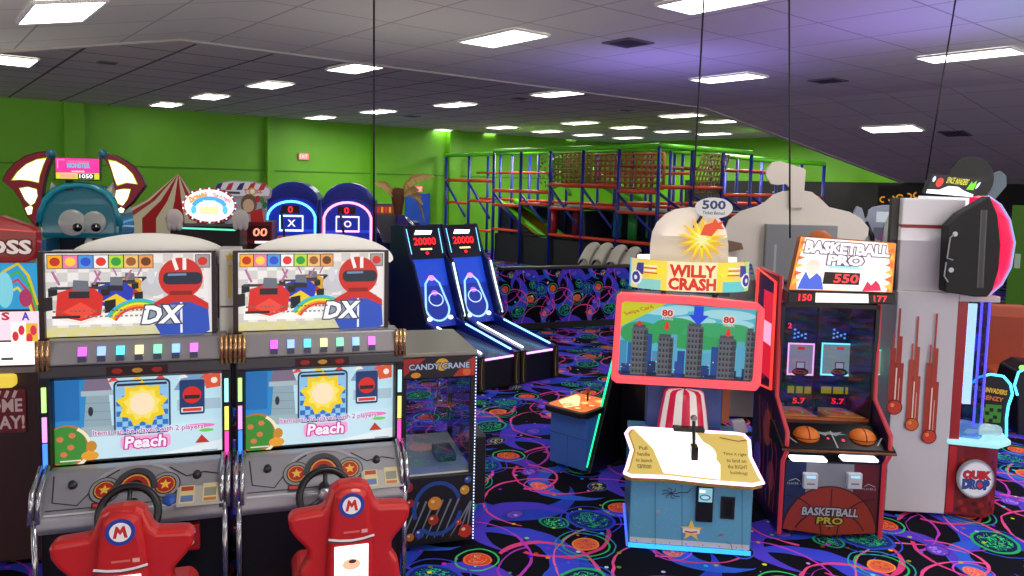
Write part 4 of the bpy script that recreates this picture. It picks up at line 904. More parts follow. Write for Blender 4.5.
for sx in(-1,1):
    for k in range(4): A.grid(min(sx*50,sx*34),zm+.01+k*.018,max(sx*50,sx*34),zm+.019+k*.018,4,'d03038' if k%2==0 else 'f8f0e8')
    A.star(sx*30,zm+.02,10,.03,8,'f8e020') if 0 else A.poly([(sx*22,zm+.04),(sx*30,zm+.075),(sx*36,zm+.04),(sx*30,zm-.005)],'f8e23a')
    A.poly([(sx*50,zm+.0),(sx*50,zm+.09),(sx*60,zm+.085),(sx*62,zm+.02),(sx*56,zm-.0)],'3a3a90')
    A.ell(sx*62,zm-.03,10,.058,'f0e8e8',n=20); A.ell(sx*62,zm-.03,7.5,.045,'3a3a8c',n=20); A.ell(sx*62,zm-.03,3,.018,'e8e0e8',n=12)
A.text('WILLY',0,zm+.045,.085,'d8341e',40,0,.05,out='fff0c0',ow=.004); A.text('CRASH',0,zm-.055,.085,'d8341e',42,0,.05,out='fff0c0',ow=.004)
A.build('header_print',hd)
mb=MB(); mb.lathe([(0,0),(1,0)],(0,0,0),32); mb.v=[(ctr+x*(RXh-.02),.62+y*.24,zb1+.01) for x,y,z in mb.v]; mb.build('header_floor',M('fff8ea',.5,0,1.2),t)
band(zb1,zt1+.01,120,240,.015,'header_back',M('fff8ea',.5,0,1.2),t)
mb=MB(); mb.tube([(-.2,.6,1.8),(-.2,.6,zb1)],.02,8); mb.tube([(.2,.6,1.8),(.2,.6,zb1)],.02,8); mb.build('header_bracket',DK,t)
# white dome board, starburst and bonus sign
dome=outl(FW,[(650,262),(650,245),(652,232),(657,222),(665,214),(676,209),(690,207),(703,209),(714,214),(721,221),(726,231),(728,245),(728,262)],.68)
mb=MB(); mb.prism([(x,z) for x,z in dome]+[(dome[-1][0],zb1),(dome[0][0],zb1)],.66,.69,'y'); bd=mb.build('dome_board',M('e8e0d4',.45),t)
A=Art(.60); A.e=.7; x,z=FW.q(702,240,.6); A.star(x,z,.20,.09,14,'f8c020'); A.star(x-.005,z+.0,.16,.06,13,'fae63a',rot=80); A.star(x+.0,z,.08,.03,9,'fff8b0'); x2,z2=FW.q(712,229,.6); A.poly([(x2-.09,z2-.05),(x2-.06,z2+.03),(x2-.0,z2+.05),(x2+.02,z2+.085),(x2+.045,z2+.05),(x2+.085,z2+.07),(x2+.07,z2+.03),(x2+.095,z2+.0),(x2+.04,z2-.0),(x2+.0,z2-.06)],'e0481e'); A.build('starburst',t)
A2=MB(); A2.tube([(x,.60,z-.05),(x,.66,z-.1)],.01,6); A2.build('burst_bracket',DK,t)
x,z=FW.q(713.5,208,.62); mb=MB(); mb.prism([(x+.145*math.cos(a_*PI/20),z+.083*math.sin(a_*PI/20)) for a_ in range(40)],.60,.62,'y'); bs=mb.build('bonus_sign',M('f2f0f0',.4,0,.35),t)
A=Art(.60); A.e=.2; A.text('500',x,z+.025,.065,'1f3a86',.175,0,.03); A.text('Ticket Bonus!',x,z-.038,.026,'2a3050',.17,0,.01); A.build('bonus_print',bs)
mb=MB(); mb.tube([(x-.08,.64,z-.06),(x-.14,.66,z-.16)],.012,6); mb.build('sign_bracket',DK,t)
# white payment box on a pole at the right
x,z=FW.q(737,425,.7); mb=MB(); mb.prism([(x-.06,z+.05),(x+.04,z+.07),(x+.08,z-.03),(x-.02,z-.08)],.62,.68,'y'); mb.build('notice_holder',M('a8a8ac',.4),t,.01)
# ================================================================ BASKETBALL DROP GAME
a=G(777,536); b=G(880,541); ang=math.degrees(math.atan2(b.y-a.y,b.x-a.x)); FBB=Fr((a.x+b.x)/2,(a.y+b.y)/2,ang)
t=thing('basketball_game_cabinet','basketball ticket game with orange ball buttons and a lit header reading 550','arcade machine',FBB.loc,FBB.a)
hw=(b-a).length/2
REDT=M('b8303c',.35)
q=lambda px,py,ly=0: FBB.q(px,py,ly)
zs=q(828,462)[1]; zf=q(828,454,-.11)[1]
mb=MB(); mb.box(-hw+.02,hw-.02,.0,.8,.06,zs); mb.build('lower_cabinet',M('14101a',.4),t)
for sx in(-1,1):
    mb=MB(); mb.prism([(-.01,.03),(.85,.03),(.85,2.0),(.25,2.0),(.22,1.05),(-.09,zf+.14),(-.09,zf),(-.01,zs)],sx*(hw-.01)-.015,sx*(hw-.01)+.015,'x'); sp_=mb.build('side_panel',M('221040',.4),t,.006); mb=MB(); mb.tube([(sx*(hw-.01)+dx_,y_,z_) for dx_ in(0,) for y_,z_ in [(.85,2.0),(.25,2.0),(.22,1.05),(-.095,zf+.15),(-.095,zf-.0),(-.015,zs),(-.015,.03)]],.017,8); mb.build('edge_moulding',M('e0404c',.35,0,.35),sp_)
    MB().lathe([(0,0),(.03,0),(.03,.05),(0,.05)],(sx*(hw-.12),.08,0),14).build('caster',M('2a2a2c',.4),t)
A=Art(0); A.e=.12
A.rect(-hw+.04,.07,hw-.04,zs-.01,'16306a'); A.rect(hw*.42,.07,hw-.04,zs-.01,'7a1420'); A.rect(-hw*.5,.07,hw*.42,zs-.01,'a8acb8')
R_=.40; A.ell(0,.02,R_*.92,R_*1.0,'3a0c08',a0=8,a1=172,n=30); A.ell(0,.03,R_*.88,R_*.95,'b8361c',a0=5,a1=175,n=30)
A.line([(0,.07),(.005,.4)],.01,'2a0a08'); A.arc(-.34,.03,.28,.30,-5,88,.01,'2a0a08'); A.arc(.34,.03,.28,.30,92,185,.01,'2a0a08'); A.arc(0,-.22,.34,.46,40,140,.01,'2a0a08')
A.text('BASKETBALL',0,.215,.06,'d8dce8',.42,.1,.03,out='1a1a2a',ow=.008); A.text('PRO',0,.145,.05,'e8d040',.19,.1,.03,out='3a2408',ow=.008); A.rect(-.03,.10,.03,.108,'d8b0a0')
A.text('PLAYER 1',-hw*.73,.43,.016,'e8e8f0',.1); A.text('PLAYER 2',hw*.72,.41,.016,'e8e8f0',.1); A.line([(-hw*.83,.45),(-hw*.7,.47),(-hw*.62,.45)],.005,'e8e8f0'); A.line([(hw*.62,.43),(hw*.7,.45),(hw*.83,.43)],.005,'e8e8f0')
A.build('front_print',t)
for sx in(-1,1):
    (x,z)=q(809 if sx<0 else 853,480); mb=MB(); mb.box(x-.055,x+.055,-.045,.0,z-.055,z+.065); cd=mb.build('card_reader',M('b8bcc4',.35),t,.008)
    A=Art(-.045); A.e=.9; A.rect(x-.035,z+.03,x+.035,z+.05,'a8e0f8'); A.rect(x-.03,z-.02,x+.03,z-.008,'70747c',0); A.build('reader_display',cd)
for sx in(-1,1):
    (x,z)=q(808.5 if sx<0 else 859.5,460,-.07); mb=MB(); mb.prism(rrect(x-.13,z-.013,x+.14,z+.012,.012),-.075,-.0,'y'); mb.build('light_bar',neon('eef2ff',2.6),t)
# control shelf
mb=MB(); mb.prism([(-.10,zf),(-.12,zf+.04),(.15,.86),(.25,.86),(.25,.70),(-.0,zf)],-hw-.03,hw+.03,'x'); sh=mb.build('control_shelf',M('0e0d12',.3),t,.01)
mb=MB(); mb.tube([(-hw-.03,-.115,zf+.02),(hw+.03,-.115,zf+.02)],.011,8); mb.build('shelf_trim',M('7a4a28',.3,.3),sh)
def shf(x,v,h): return (x,-.12+.27*v-h*.5,.04+zf+(.82-zf)*v+h*.86)
A=Art(fn=shf); A.e=.2
for sx in(-1,1):
    A.star(sx*.04-.02,.6,.04,.1,5,'b8c0c8'); A.line([(sx*.3,.2),(sx*.36,.5)],.012,'d0d4dc')
A.rect(-.012,.05,-.002,.7,'d8e0e8'); A.ell(.06,.35,.012,.05,'ff2060',1.5); A.ell(-.05,.4,.01,.04,'ff2060',1.5); A.build('shelf_print',sh)
for sx,px,py in((-1,806,437),(1,862,440)):
    x,z=q(px,py,.02); mb=MB(); mb.ball((x,.02,.80),.10,22,None,1,.9,.72); bl=mb.build('ball_button',M('d8701c',.5),t)
    mb=MB(); mb.tube([(x+.101*math.cos(k*PI/12),.02+.09*math.sin(k*PI/12),.80) for k in range(24)],.0035,6,closed=True); mb.tube([(x,.02-.091*math.cos(k*PI/10),.80+.073*math.sin(k*PI/10)) for k in range(11)],.0035,6); mb.build('ball_seam',M('4a200c',.6),bl)
# playfield box
z1=q(828,304,.22)[1]; 
mb=MB(); mb.box(-hw+.01,hw-.01,.72,.8,.86,z1); mb.box(-hw+.01,-hw+.04,.22,.72,.86,z1); mb.box(hw-.04,hw-.01,.22,.72,.86,z1); mb.box(-hw+.01,hw-.01,.22,.8,z1-.03,z1); mb.build('playfield_box',M('0a0a10',.4),t)
mb=MB(); mb.box(-hw+.04,hw-.04,.235,.24,.90,z1-.03); mb.build('front_pane',GL(alpha=.08),t)
mb=MB(); zc=q(830,408,.70)[1]; mb.prism([(.24,.88),(.70,zc),(.70,.8),(.24,.8)],-hw+.04,hw-.04,'x'); ct=mb.build('court_floor',M('b8643a',.35),t)
def cfn(x,v,h): return (x,.25+.44*v,.883+(zc-.88)*v+h)
A=Art(fn=cfn); A.e=.5
for sx in(-1,1):
    A.poly([(sx*.04,0),(sx*.33,0),(sx*.30,1),(sx*.04,1)],'c87a48'); A.arc(sx*.18,.5,.08,.3,0,360,.01,'f0d0a0'); A.ell(sx*.18,.4,.05,.15,'e84a2a',n=12); A.ell(sx*.25,.75,.03,.1,'6a3ad0',n=10)
A.build('court_print',ct)
A=Art(.72); A.e=.9
for i,(px0,px1) in enumerate(((787,814),(820,858))):
    (x0,za),(x1,zb)=q(px0,374,.72),q(px1,344,.72); xm=(x0+x1)/2
    A.rect(x0-.01,za-.34,x1+.02,zb+.16,'0c1440',.4)
    for k in range(9): A.ell(xm-.06+.03*(k%4),zb+.05+.025*(k//4)+.01*(k%3),.011,.009,'60a0ff',1.6,n=8)
    A.rect(x0-.006,za-.006,x1+.006,zb+.006,['ffa8e0','80f0ff'][i],2.0); A.rect(x0+.008,za+.01,x1-.008,zb-.008,'b8a8b8' if i==0 else 'a8b8b8',.7)
    A.rect(xm-.04,za+.05,xm+.04,za+.115,'8a3038'); A.rect(xm-.03,za+.06,xm+.03,za+.105,'b8b8c0'); A.rect(xm-.03,zb-.05,xm+.03,zb-.028,'d01818',1.4); A.ell(xm,za+.025,.07,.035,'141418',0)
    A.rect(x0-.0,za-.17,x1,za-.09,'302a08'); 
    for k in range(3): A.rect(x0+.008+k*(x1-x0)/3,za-.16,x0-.008+(k+1)*(x1-x0)/3,za-.10,'b8a020',.8)
    A.text(['5.7','5.7'][i],xm,za-.225,.045,'ff2030',.10,0,.03,e=1.8)
    A.text(['2','0'][i],[x0-.0,x1-.01][i],zb+.155,.045,'ff3040',.03,0,.03,e=1.8)
(x0,za),(x1,zb)=q(869,374,.72),q(880,349,.72); A.rect(x0,za,x1,zb,'40e0a0',1.6); A.rect(x0+.012,za+.012,x1,zb-.012,'b8c8c0',.5); A.text('0',x0+.03,zb+.155,.045,'ff3040',.03,0,.03,e=1.8)
A.build('playfield_picture',t)
mb=MB(); mb.box(q(815,350,.3)[0],q(818.5,350,.3)[0],.245,.3,.9,z1-.03); mb.build('centre_post',BLK,t)
for px in (800,838):
    x,z=q(px,372,.6); mb=MB(); mb.tube([(x+.05*math.cos(k*PI/8),.6+.05*math.sin(k*PI/8),z-.0) for k in range(16)],.006,6,closed=True); mb.build('hoop',M('d84818',.4,0,.4),t)
# header
hq=[(803,237),(897,243),(893,303),(788,292)]
pts=outl(FBB,[(800,236),(897,243),(893,293),(788,290)],.1)
mb=MB(); mb.prism(pts[::-1],.1,.17,'y'); hd=mb.build('header_box',M('c8602a',.4,0,.1),t,.008)
bx=outl(FBB,[(788,291),(895,294),(896,304),(787,303)],.1); mb=MB(); mb.prism(bx[::-1],.085,.3,'y'); st=mb.build('score_strip',BLK,t,.006)
c01,c11,c10,c00=[FBB.q(a_,b_,.1) for a_,b_ in ((800,236),(897,243),(893,293),(788,290))]
def bfn(u,v,h):
    x=(c00[0]*(1-u)+c10[0]*u)*(1-v)+(c01[0]*(1-u)+c11[0]*u)*v; z=(c00[1]*(1-u)+c10[1]*u)*(1-v)+(c01[1]*(1-u)+c11[1]*u)*v
    return (x,.1-h,z)
A=Art(fn=bfn); A.e=1.0; A.rect(.01,.01,.99,.99,'f0903a'); A.poly([(.08,.02),(.93,.02),(.97,.3),(.9,.98),(.06,.98),(.03,.4)],'fdf4ea',1.1)
for k in range(6): A.poly([(.02,.1+k*.15),(.1,.2+k*.14),(.03,.22+k*.14)],['f8c050','e8602a'][k%2]); A.poly([(.98,.05+k*.15),(.9,.12+k*.14),(.97,.2+k*.14)],['f8c050','e8702a'][k%2])
A.poly([(.08,.03),(.33,.03),(.29,.26),(.24,.34),(.18,.22),(.13,.36),(.1,.2)],'4a68d8'); A.poly([(.70,.02),(.88,.04),(.86,.16),(.82,.24),(.78,.14),(.74,.22)],'e0285a')
A.ell(.19,.46,.07,.13,'f0d8c8'); A.poly([(.12,.48),(.27,.48),(.22,.3),(.16,.3)],'f4e2d4'); A.ell(.8,.42,.08,.14,'faeee4')
A.text('BASKETBALL',.5,.82,.2,'ffffff',.84,0,.05,out='6a5070',ow=.02); A.text('PRO',.5,.6,.17,'ffffff',.34,0,.05,out='6a5070',ow=.018); A.rect(.34,.44,.65,.49,'a8e8e8')
A.rect(.31,.14,.66,.37,'24060c',0); A.text('550',.53,.255,.16,'ff3a40',.23,.02,.02,e=1.8)
A.build('header_print',hd)
c00,c10,c11,c01=[FBB.q(a_,b_,.085) for a_,b_ in ((787,303),(896,304),(895,294),(788,291))]
def bfn2(u,v,h):
    x=(c00[0]*(1-u)+c10[0]*u)*(1-v)+(c01[0]*(1-u)+c11[0]*u)*v; z=(c00[1]*(1-u)+c10[1]*u)*(1-v)+(c01[1]*(1-u)+c11[1]*u)*v
    return (x,.085-h,z)
A=Art(fn=bfn2); A.rect(.06,.15,.25,.85,'300810'); A.rect(.76,.15,.95,.85,'300810'); A.rect(.26,.08,.75,.92,'fff6ee',1.2); A.text('150',.165,.5,.55,'ff3038',.12,.0,.02,e=1.8); A.text('177',.86,.5,.55,'ff3038',.12,.0,.02,e=1.8); A.build('score_print',st)
x,z=q(820,237,.2); mb=MB(); mb.ball((x,.2,z-.03),.085,20,None,1.1,.4,1); mb.build('topper_ball',M('d8702a',.5,0,.3),t)
A=Art(fn=lambda y,z,h:(-hw-.012-h,y,z)); A.e=.12; A.poly([(.3,1.1),(.8,1.1),(.8,1.95),(.3,1.95)],'3a1a6a')
for k,(y,z,r_,cc) in enumerate([(.2,.4,.12,'a03a5a'),(.35,.75,.15,'c0502a'),(.55,1.2,.1,'d04a6a'),(.6,.4,.14,'5a3ac0')]): A.ell(y,z,r_*.8,r_,cc,n=14)
for k in range(5): A.line([(.1+k*.1,.15),(.05+k*.12,.6),(.3+k*.08,.95)],.014,['c83a5a','e0703a','7a4ad0'][k%3])
A.poly([(.34,1.15),(.62,1.15),(.62,1.85),(.34,1.85)],'e01c34',.9); A.poly([(.36,1.42),(.6,1.42),(.6,1.6),(.36,1.6)],'ff90b0',1.6)
A.build('side_print',t)
mb=MB(); mb.tube([(-hw-.02,y,z) for y,z in [(.3,1.08),(.85,1.0),(.85,2.0),(.3,1.95)]],.012,8,closed=True); mb.build('side_neon',neon('ff4038',1.3),t)
# ================================================================ PEDESTAL BUTTON GAME left of the cannon game
a=G(549,465); b=G(590,478); f=Fr(a.x,a.y,math.degrees(math.atan2(b.y-a.y,b.x-a.x))); W=.42
t=thing('button_game_cabinet','leaning black cabinet with green edge light and an orange-lit blue button pedestal','arcade machine',f.loc,f.a)
zp=f.q(550,408)[1]
mb=MB(); mb.prism([(0,.04),(0,zp-.02),(.45,zp+.02),(.45,.04)],0,W,'x'); pd=mb.build('pedestal',M('3c70c4',.45),t,.015)
A=Art(0); A.line([(.0,zp-.22),(W,zp-.22)],.006,'24427e'); A.line([(W*.5,.06),(W*.5,zp-.22)],.004,'24427e'); A.build('pedestal_seams',pd)
mb=MB(); mb.prism(rrect(-.03,-.1,W+.03,.5,.07),zp,zp+.055,'z'); tp=mb.build('button_top',M('101014',.4),t,.01)
A=Art(fn=lambda x,y,h:(x,y,zp+.055+h)); A.e=1.0; A.poly(rrect(.0,-.06,W,.46,.05),'f07830'); A.poly([(.02,.1),(.2,-.05),(.26,.1),(.1,.35),(.02,.4)],'ffe0a0',1.3)
for x,y,c_ in ((.16,.05,'ffb060'),(.3,.02,'f05a28'),(.1,.22,'fff0c0'),(.26,.2,'f8a040'),(.18,.36,'f86a30'),(.34,.34,'ffc060'),(.36,.16,'e84a20')): A.ell(x,y,.055,.055,c_,n=16); A.ell(x,y,.03,.03,'ffd890',n=12)
A.build('button_print',tp)
mb=MB(); mb.tube([(.22,.3,zp+.05),(.22,.3,zp+.14)],.01,8); jb=mb.build('joystick',DK,t); MB().ball((.22,.3,zp+.155),.022,12).build('joystick_knob',M('c02020',.3),jb)
xt,zt=f.q(611,298,.9); xb,_=f.q(588,478,.1)
mb=MB(); o=[(.0,.03),(.03,.1),(.55,1.35),(.60,zt),(.66,zt+.03),(.75,zt+.03),(1.15,.9),(1.15,.03)]; mb.prism(o,W,W+.05,'x'); mb.build('side_panel',M('08080c',.35),t,.01)
mb=MB(); mb.prism([(.5,.03),(.5,.9),(.62,1.3),(.68,zt),(1.1,.85),(1.1,.03)],W+.05,W+.62,'x'); mb.build('body',M('0b0b10',.4),t,.01)
mb=MB(); mb.tube([(W+.0,.02,.08),(W+.0,.54,1.35)],.010,8); mb.build('edge_tube',neon('20f0a0',1.6),t)
mb=MB(); mb.tube([(W+.02,.50,1.36),(W+.02,.57,zt-.05)],.016,8); mb.ball((W+.02,.59,zt),.045,14); mb.build('white_edge',M('e8e8ec',.4,0,.7),t)
# ================================================================ DROP GAME: tall white cabinet with red front and half drum
a=G(884,514); b=G(944,517.5); f=Fr(a.x,a.y,math.degrees(math.atan2(b.y-a.y,b.x-a.x))); FQ=f
t=thing('ball_drop_cabinet','tall white and red ball drop ticket game with glass front and falling red balls print','arcade machine',f.loc,f.a)
W=(b-a).length; WHC=M('c9c8cc',.45); RDC=M('a8141c',.35)
z1=f.q(920,292)[1]; D=.5
mb=MB(); mb.box(0,W,0,D,.03,z1); wc=mb.build('side_cabinet',WHC,t,.008)
A=Art(0); A.e=0
def drip(px,pt,pb,c1,c2,wpx):
    x,zb_=f.q(px,pb); _,zt_=f.q(px,pt); w_=wpx*.0075
    A.rect(x-w_,zb_,x+w_,zb_+(zt_-zb_)*.45,c1); A.rect(x-w_,zb_,x-w_*.2,zb_+(zt_-zb_)*.6,c1); A.rect(x+w_*.1,zb_,x+w_*.6,zb_+(zt_-zb_)*.72,c1); A.rect(x-w_*.15,zb_,x+w_*.15,zt_,c1); A.rect(x-w_*.75,zb_+(zt_-zb_)*.6,x-w_*.5,zb_+(zt_-zb_)*.75,c1)
    A.rect(x-w_*.1,zb_+.05,x+w_*.1,zb_+(zt_-zb_)*.4,'f0d8c8'); A.rect(x+w_*.4,zb_+.05,x+w_*.52,zb_+(zt_-zb_)*.3,'e8b8a0')
    A.ell(x,zb_,w_*1.15,w_*1.15,'5a1008',n=20); A.ell(x,zb_,w_*1.0,w_*1.0,c2,n=20); A.ell(x-w_*.3,zb_+w_*.3,w_*.3,w_*.3,'f09050',n=10)
drip(894,308,407,'a02818','c8341c',7.5); drip(911,316,424,'b0402a','d8601c',6.5); drip(928,313,436,'a8301c','cc3a1c',7)
A.build('side_print',wc)
# red front wrapping round to the right
def wrap(off=0.): 
    return [(W,0-off),(W+.07,-.0-off),(W+.12,-.0-off),(W+.30,-.04-off),(W+.42+off*.4,.06-off*.5),(W+.47+off,.2),(W+.48+off,D),(W,D)]
zs=f.q(975,440,-.03)[1]
mb=MB(); mb.prism([(x,y) for x,y in wrap()],.03,zs-.05,'z'); fr=mb.build('front_cabinet',M('7c1418',.35),t,.01)
A=Art(fn=lambda x,z,h:(x,-.045-h,z)); 
A=Art(-.0)
x0_,y0_=W+.12,0.; x1_,y1_=W+.30,-.04
def fpf(x,z,h):
    # front facets: x measured from W
    P_=[(0,0),(.12,0),(.30,-.04),(.42,.06),(.47,.2)]; L_=[0]
    for k in range(4): L_.append(L_[-1]+math.hypot(P_[k+1][0]-P_[k][0],P_[k+1][1]-P_[k][1]))
    k=0
    while k<3 and x>L_[k+1]: k+=1
    u=(x-L_[k])/(L_[k+1]-L_[k]); a_=P_[k];b_=P_[k+1]; dx,dy=b_[0]-a_[0],b_[1]-a_[1]; q_=math.hypot(dx,dy)
    return (W+a_[0]+dx*u+dy/q_*h,a_[1]+dy*u-dx/q_*h,z)
A=Art(fn=fpf); A.rect(.005,.05,.065,zs-.07,'b8161e')
random.seed(4)
A.l+=1; A.hold=True
for i in range(8):
    for j in range(int((zs-.2)/.058)): 
        A.ell(.10+i*.05+(j%2)*.02,.08+j*.058,.022,.022,['4a0808','a0221c','6e1412'][(i+j)%3],n=8)
A.hold=False; A.build('front_print',fr)
A=Art(fn=lambda x,z,h:(x,-.058-h,z)); 
mb=MB(); xl,zl_=f.q(975.5,479,-.05); mb.prism([(xl+.142*math.cos(k*PI/20),zl_+.158*math.sin(k*PI/20)) for k in range(40)],-.058,-.03,'y'); lg=mb.build('logo_plate',M('d8dce4',.35,0,.1),t)
A.ell(xl,zl_,.13,.146,'c8d4e8',n=36); A.ell(xl,zl_,.12,.136,'f0f2f6',n=36)
A.text('QUIK',xl,zl_+.032,.07,'c81c2c',.2,0,.06,out='401020',ow=.004); A.text('DROP',xl,zl_-.042,.07,'2f4f98',.2,0,.06,out='18203c',ow=.004); A.ell(xl+.03,zl_-.045,.022,.022,'e03040',n=14); A.build('logo_print',lg)
# shelf bowl with lit rim
mb=MB(); mb.prism([(W-.02,-.02),(W+.12,-.05),(W+.34,-.09),(W+.50,.03),(W+.55,.25),(W+.5,.5),(W,.5)],zs-.05,zs-.01,'z'); mb.build('shelf_rim',M('a8e8f0',.3,0,.9),t,.01)
mb=MB(); mb.tube([(W+.06,.1,zs),(W+.16,.05,zs+.06),(W+.3,.02,zs+.08),(W+.42,.1,zs+.05)],.045,10); mb.ball((W+.2,.2,zs+.02),.16,18,None,1.1,.8,.45); mb.build('bowl',M('b8e0ec',.25,0,.5),t)
mb=MB(); mb.ball((W+.33,.1,zs+.08),.04,14,None,1.3,1,.7); mb.build('red_button',M('d02030',.3,0,.3),t)
# upper glass bay
ztg=f.q(965,300,.1)[1]
mb=MB(); mb.box(W,W+.075,.0,.06,zs-.01,ztg); mb.build('corner_post',M('a01a22',.35),t)
mb=MB(); mb.box(W+.1,W+.16,.03,.05,zs+.28,ztg-.02); mb.build('light_column',neon('e8f4ff',2.2),t)
A=Art(.03); A.text('QUIK',W+.13,zs+.55,.05,'8aa0c8',.02,0,0,e=.6,rot=PI/2) if 0 else None
mb=MB(); mb.tube([(W+.19,.02,zs+.02),(W+.19,.02,ztg)],.010,8); mb.tube([(W+.27,.06,zs+.02),(W+.27,.06,ztg)],.010,8); mb.build('violet_light',neon('8a70ff',1.8),t)
mb=MB(); mb.box(W+.02,W+.10,.30,.32,zs,ztg); mb.build('back_panel',M('3a4a90',.35,0,.15),t)
mb=MB(); mb.prism([(W+.09,.02),(W+.22,-.01),(W+.28,.05),(W+.285,.3),(W+.28,.3),(W+.275,.055),(W+.218,-.002),(W+.09,.028)],zs,ztg,'z'); mb.build('glass_front',GL('c8d8ff',.10),t)
mb=MB(); 
x,z=f.q(972,342,.3); mb.ball((x,.3,z),.08,16,None,.8,.5,1.1); mb.build('blue_lamp',M('2f70d8',.3,0,.6),t)
mb=MB(); mb.box(W,W+.32,.0,D,ztg,ztg+.05); mb.build('bay_roof',WHC,t,.006)
# upper white box with step and black rear column
o1=[f.q(a_,b_,.05) for a_,b_ in ((903,198),(955,203),(955,292),(898,290))]
zt1=o1[0][1]
mb=MB(); mb.box(o1[0][0],W+.02,.05,.28,z1,f.q(925,226,.05)[1]-.01); mb.build('upper_box',WHC,t,.008)
mb=MB(); mb.box(o1[0][0],W+.02,.04,.28,f.q(925,225,.05)[1],zt1); mb.build('top_box',WHC,t,.01)
mb=MB(); mb.box(o1[0][0],W+.02,.045,.06,f.q(925,227,.05)[1]-.01,f.q(925,225,.05)[1]); mb.build('red_line',M('7a1418',.5),t)
mb=MB(); mb.box(o1[0][0]-.06,o1[0][0]-.003,.1,.16,z1,zt1-.0); mb.build('rear_column',M('26231f',.5),t)
# black half drum with glowing red rim
dp=outl(f,[(990,196),(978,203),(960,214),(948,226),(945,292),(975,297),(988,297),(993,290),(999,270),(1001,245),(998,215)],-.12)
mb=MB(); mb.prism(dp[::-1],-.12,.0,'y'); dr=mb.build('drum_side',M('050507',.65),t,.01)
A=Art(-.12); x,z=f.q(984,210,-.12); x2,z2=f.q(980,288,-.12); A.line([(x,z),(x2,z2)],.05,'4a4a4e'); A.line([(x,z),(x2,z2)],.03,'2a2a2e')
for px,py in((955,234),(951,270)): xx,zz=f.q(px,py,-.12); A.ell(xx,zz,.02,.02,'c8ccd0',n=14)
pl=[f.q(*p_,-.12) for p_ in((954,234),(950,238),(947,258),(953,260))]; A.line(pl,.012,'8a8e94'); pl=[f.q(*p_,-.12) for p_ in((946,262),(944,276),(948,282))]; A.line(pl,.012,'8a8e94'); A.build('drum_print',dr)
rim=outl(f,[(990,196),(1003,205),(1012,220),(1017,243),(1013,268),(1004,285),(990,297)],.0); inn=outl(f,[(990,198),(996,210),(1000,228),(1001,245),(999,266),(995,284),(988,296)],-.12)
mb=MB(); n_=len(rim); mb.add([(x,-.12,z) for x,z in inn]+[(x,.05,z) for x,z in rim]+[(x+.01,.2,z) for x,z in rim]+[(inn[0][0],.2,z) for x,z in inn],[(k,k+1,n_+k+1,n_+k) for k in range(n_-1)]+[(n_+k,n_+k+1,2*n_+k+1,2*n_+k) for k in range(n_-1)]+[(2*n_+k,2*n_+k+1,3*n_+k+1,3*n_+k) for k in range(n_-1)]+[(0,n_,2*n_,3*n_),(n_-1,4*n_-1,3*n_-1,2*n_-1)],M('f01c50',.3,0,1.0)); rr_=mb.build('drum_rim',None,t)
mb=MB()
for k in range(1,n_-1):
    mb.ball((rim[k][0]-.01,.0,rim[k][1]),.04,8,None,.5,1,1)
mb.build('rim_lamps',M('ff5a78',.3,0,1.8),t) if 0 else None
mb=MB(); mb.tube([(x+.01,.05,z) for x,z in rim],.008,6); mb.build('rim_edge',M('a8b8ff',.3,0,.8),rr_)
# ================================================================ tall shooting machine topper behind the drop game
f=Fr(*P(955,300,9.0).xy,-6)
t=thing('shooting_game_cabinet','machine behind the white drop game with lit slanted header and black disc above','arcade machine',f.loc,f.a)
x,z=f.q(971.5,179,.2); R_=f.q(994,179,.2)[0]-x
mb=MB(); mb.prism([(x+R_*math.cos(k*PI/24),z+R_*1.05*math.sin(k*PI/24)) for k in range(48)],.2,.26,'y'); mb.build('disc',M('14161a',.5),t)
mb=MB(); o=outl(f,[(990,176),(1000,171),(1006,176),(1006,186),(994,200),(984,200)],.3); mb.prism(o[::-1],.28,.36,'y'); mb.build('side_wing',M('6a7c84',.5),t,.01)
hq=[f.q(*p_,0) for p_ in((926,193),(972,197),(985,178),(932,174))]
mb=MB(); mb.prism(hq,-.0,.12,'y'); hd=mb.build('header_box',M('101214',.4),t,.006)
c00,c10,c11,c01=hq
def hf(u,v,h):
    x=(c00[0]*(1-u)+c10[0]*u)*(1-v)+(c01[0]*(1-u)+c11[0]*u)*v; z=(c00[1]*(1-u)+c10[1]*u)*(1-v)+(c01[1]*(1-u)+c11[1]*u)*v
    return (x,-.0-h,z)
A=Art(fn=hf); A.e=1.0; A.rect(0,0,1,1,'14181a',.2); A.poly([(0,0),(1,0),(1,.12),(.75,.28),(.6,.45),(.4,.45),(.25,.22),(0,.2)],'eaf4ff',1.6); A.ell(.2,.6,.07,.24,'f0402c'); A.text('SPACE',.40,.75,.3,'e8e04a',.15,0,.02); A.text('INVADERS',.62,.72,.3,'f0e850',.24,0,.02); A.poly([(.78,.35),(.80,.8),(.84,.65),(.88,.85),(.92,.6),(.93,.35)],'7ae030'); A.ell(.07,.75,.03,.15,'e0f0ff'); A.ell(.96,.6,.025,.18,'e8f0ff'); A.build('header_print',hd)
mb=MB(); o=outl(f,[(927,196),(976,198),(973,215),(965,230),(927,230)],.05); mb.prism(o[::-1],.03,.3,'y'); mb.build('marquee_base',M('f0f0f4',.4,0,.9),t,.006)
xa=f.q(930,200,.1)[0]; xb=f.q(990,200,.1)[0]; mb=MB(); mb.box(xa,xb,.15,.9,.03,f.q(950,215,.1)[1]); mb.build('body',M('16171c',.5),t,.01)
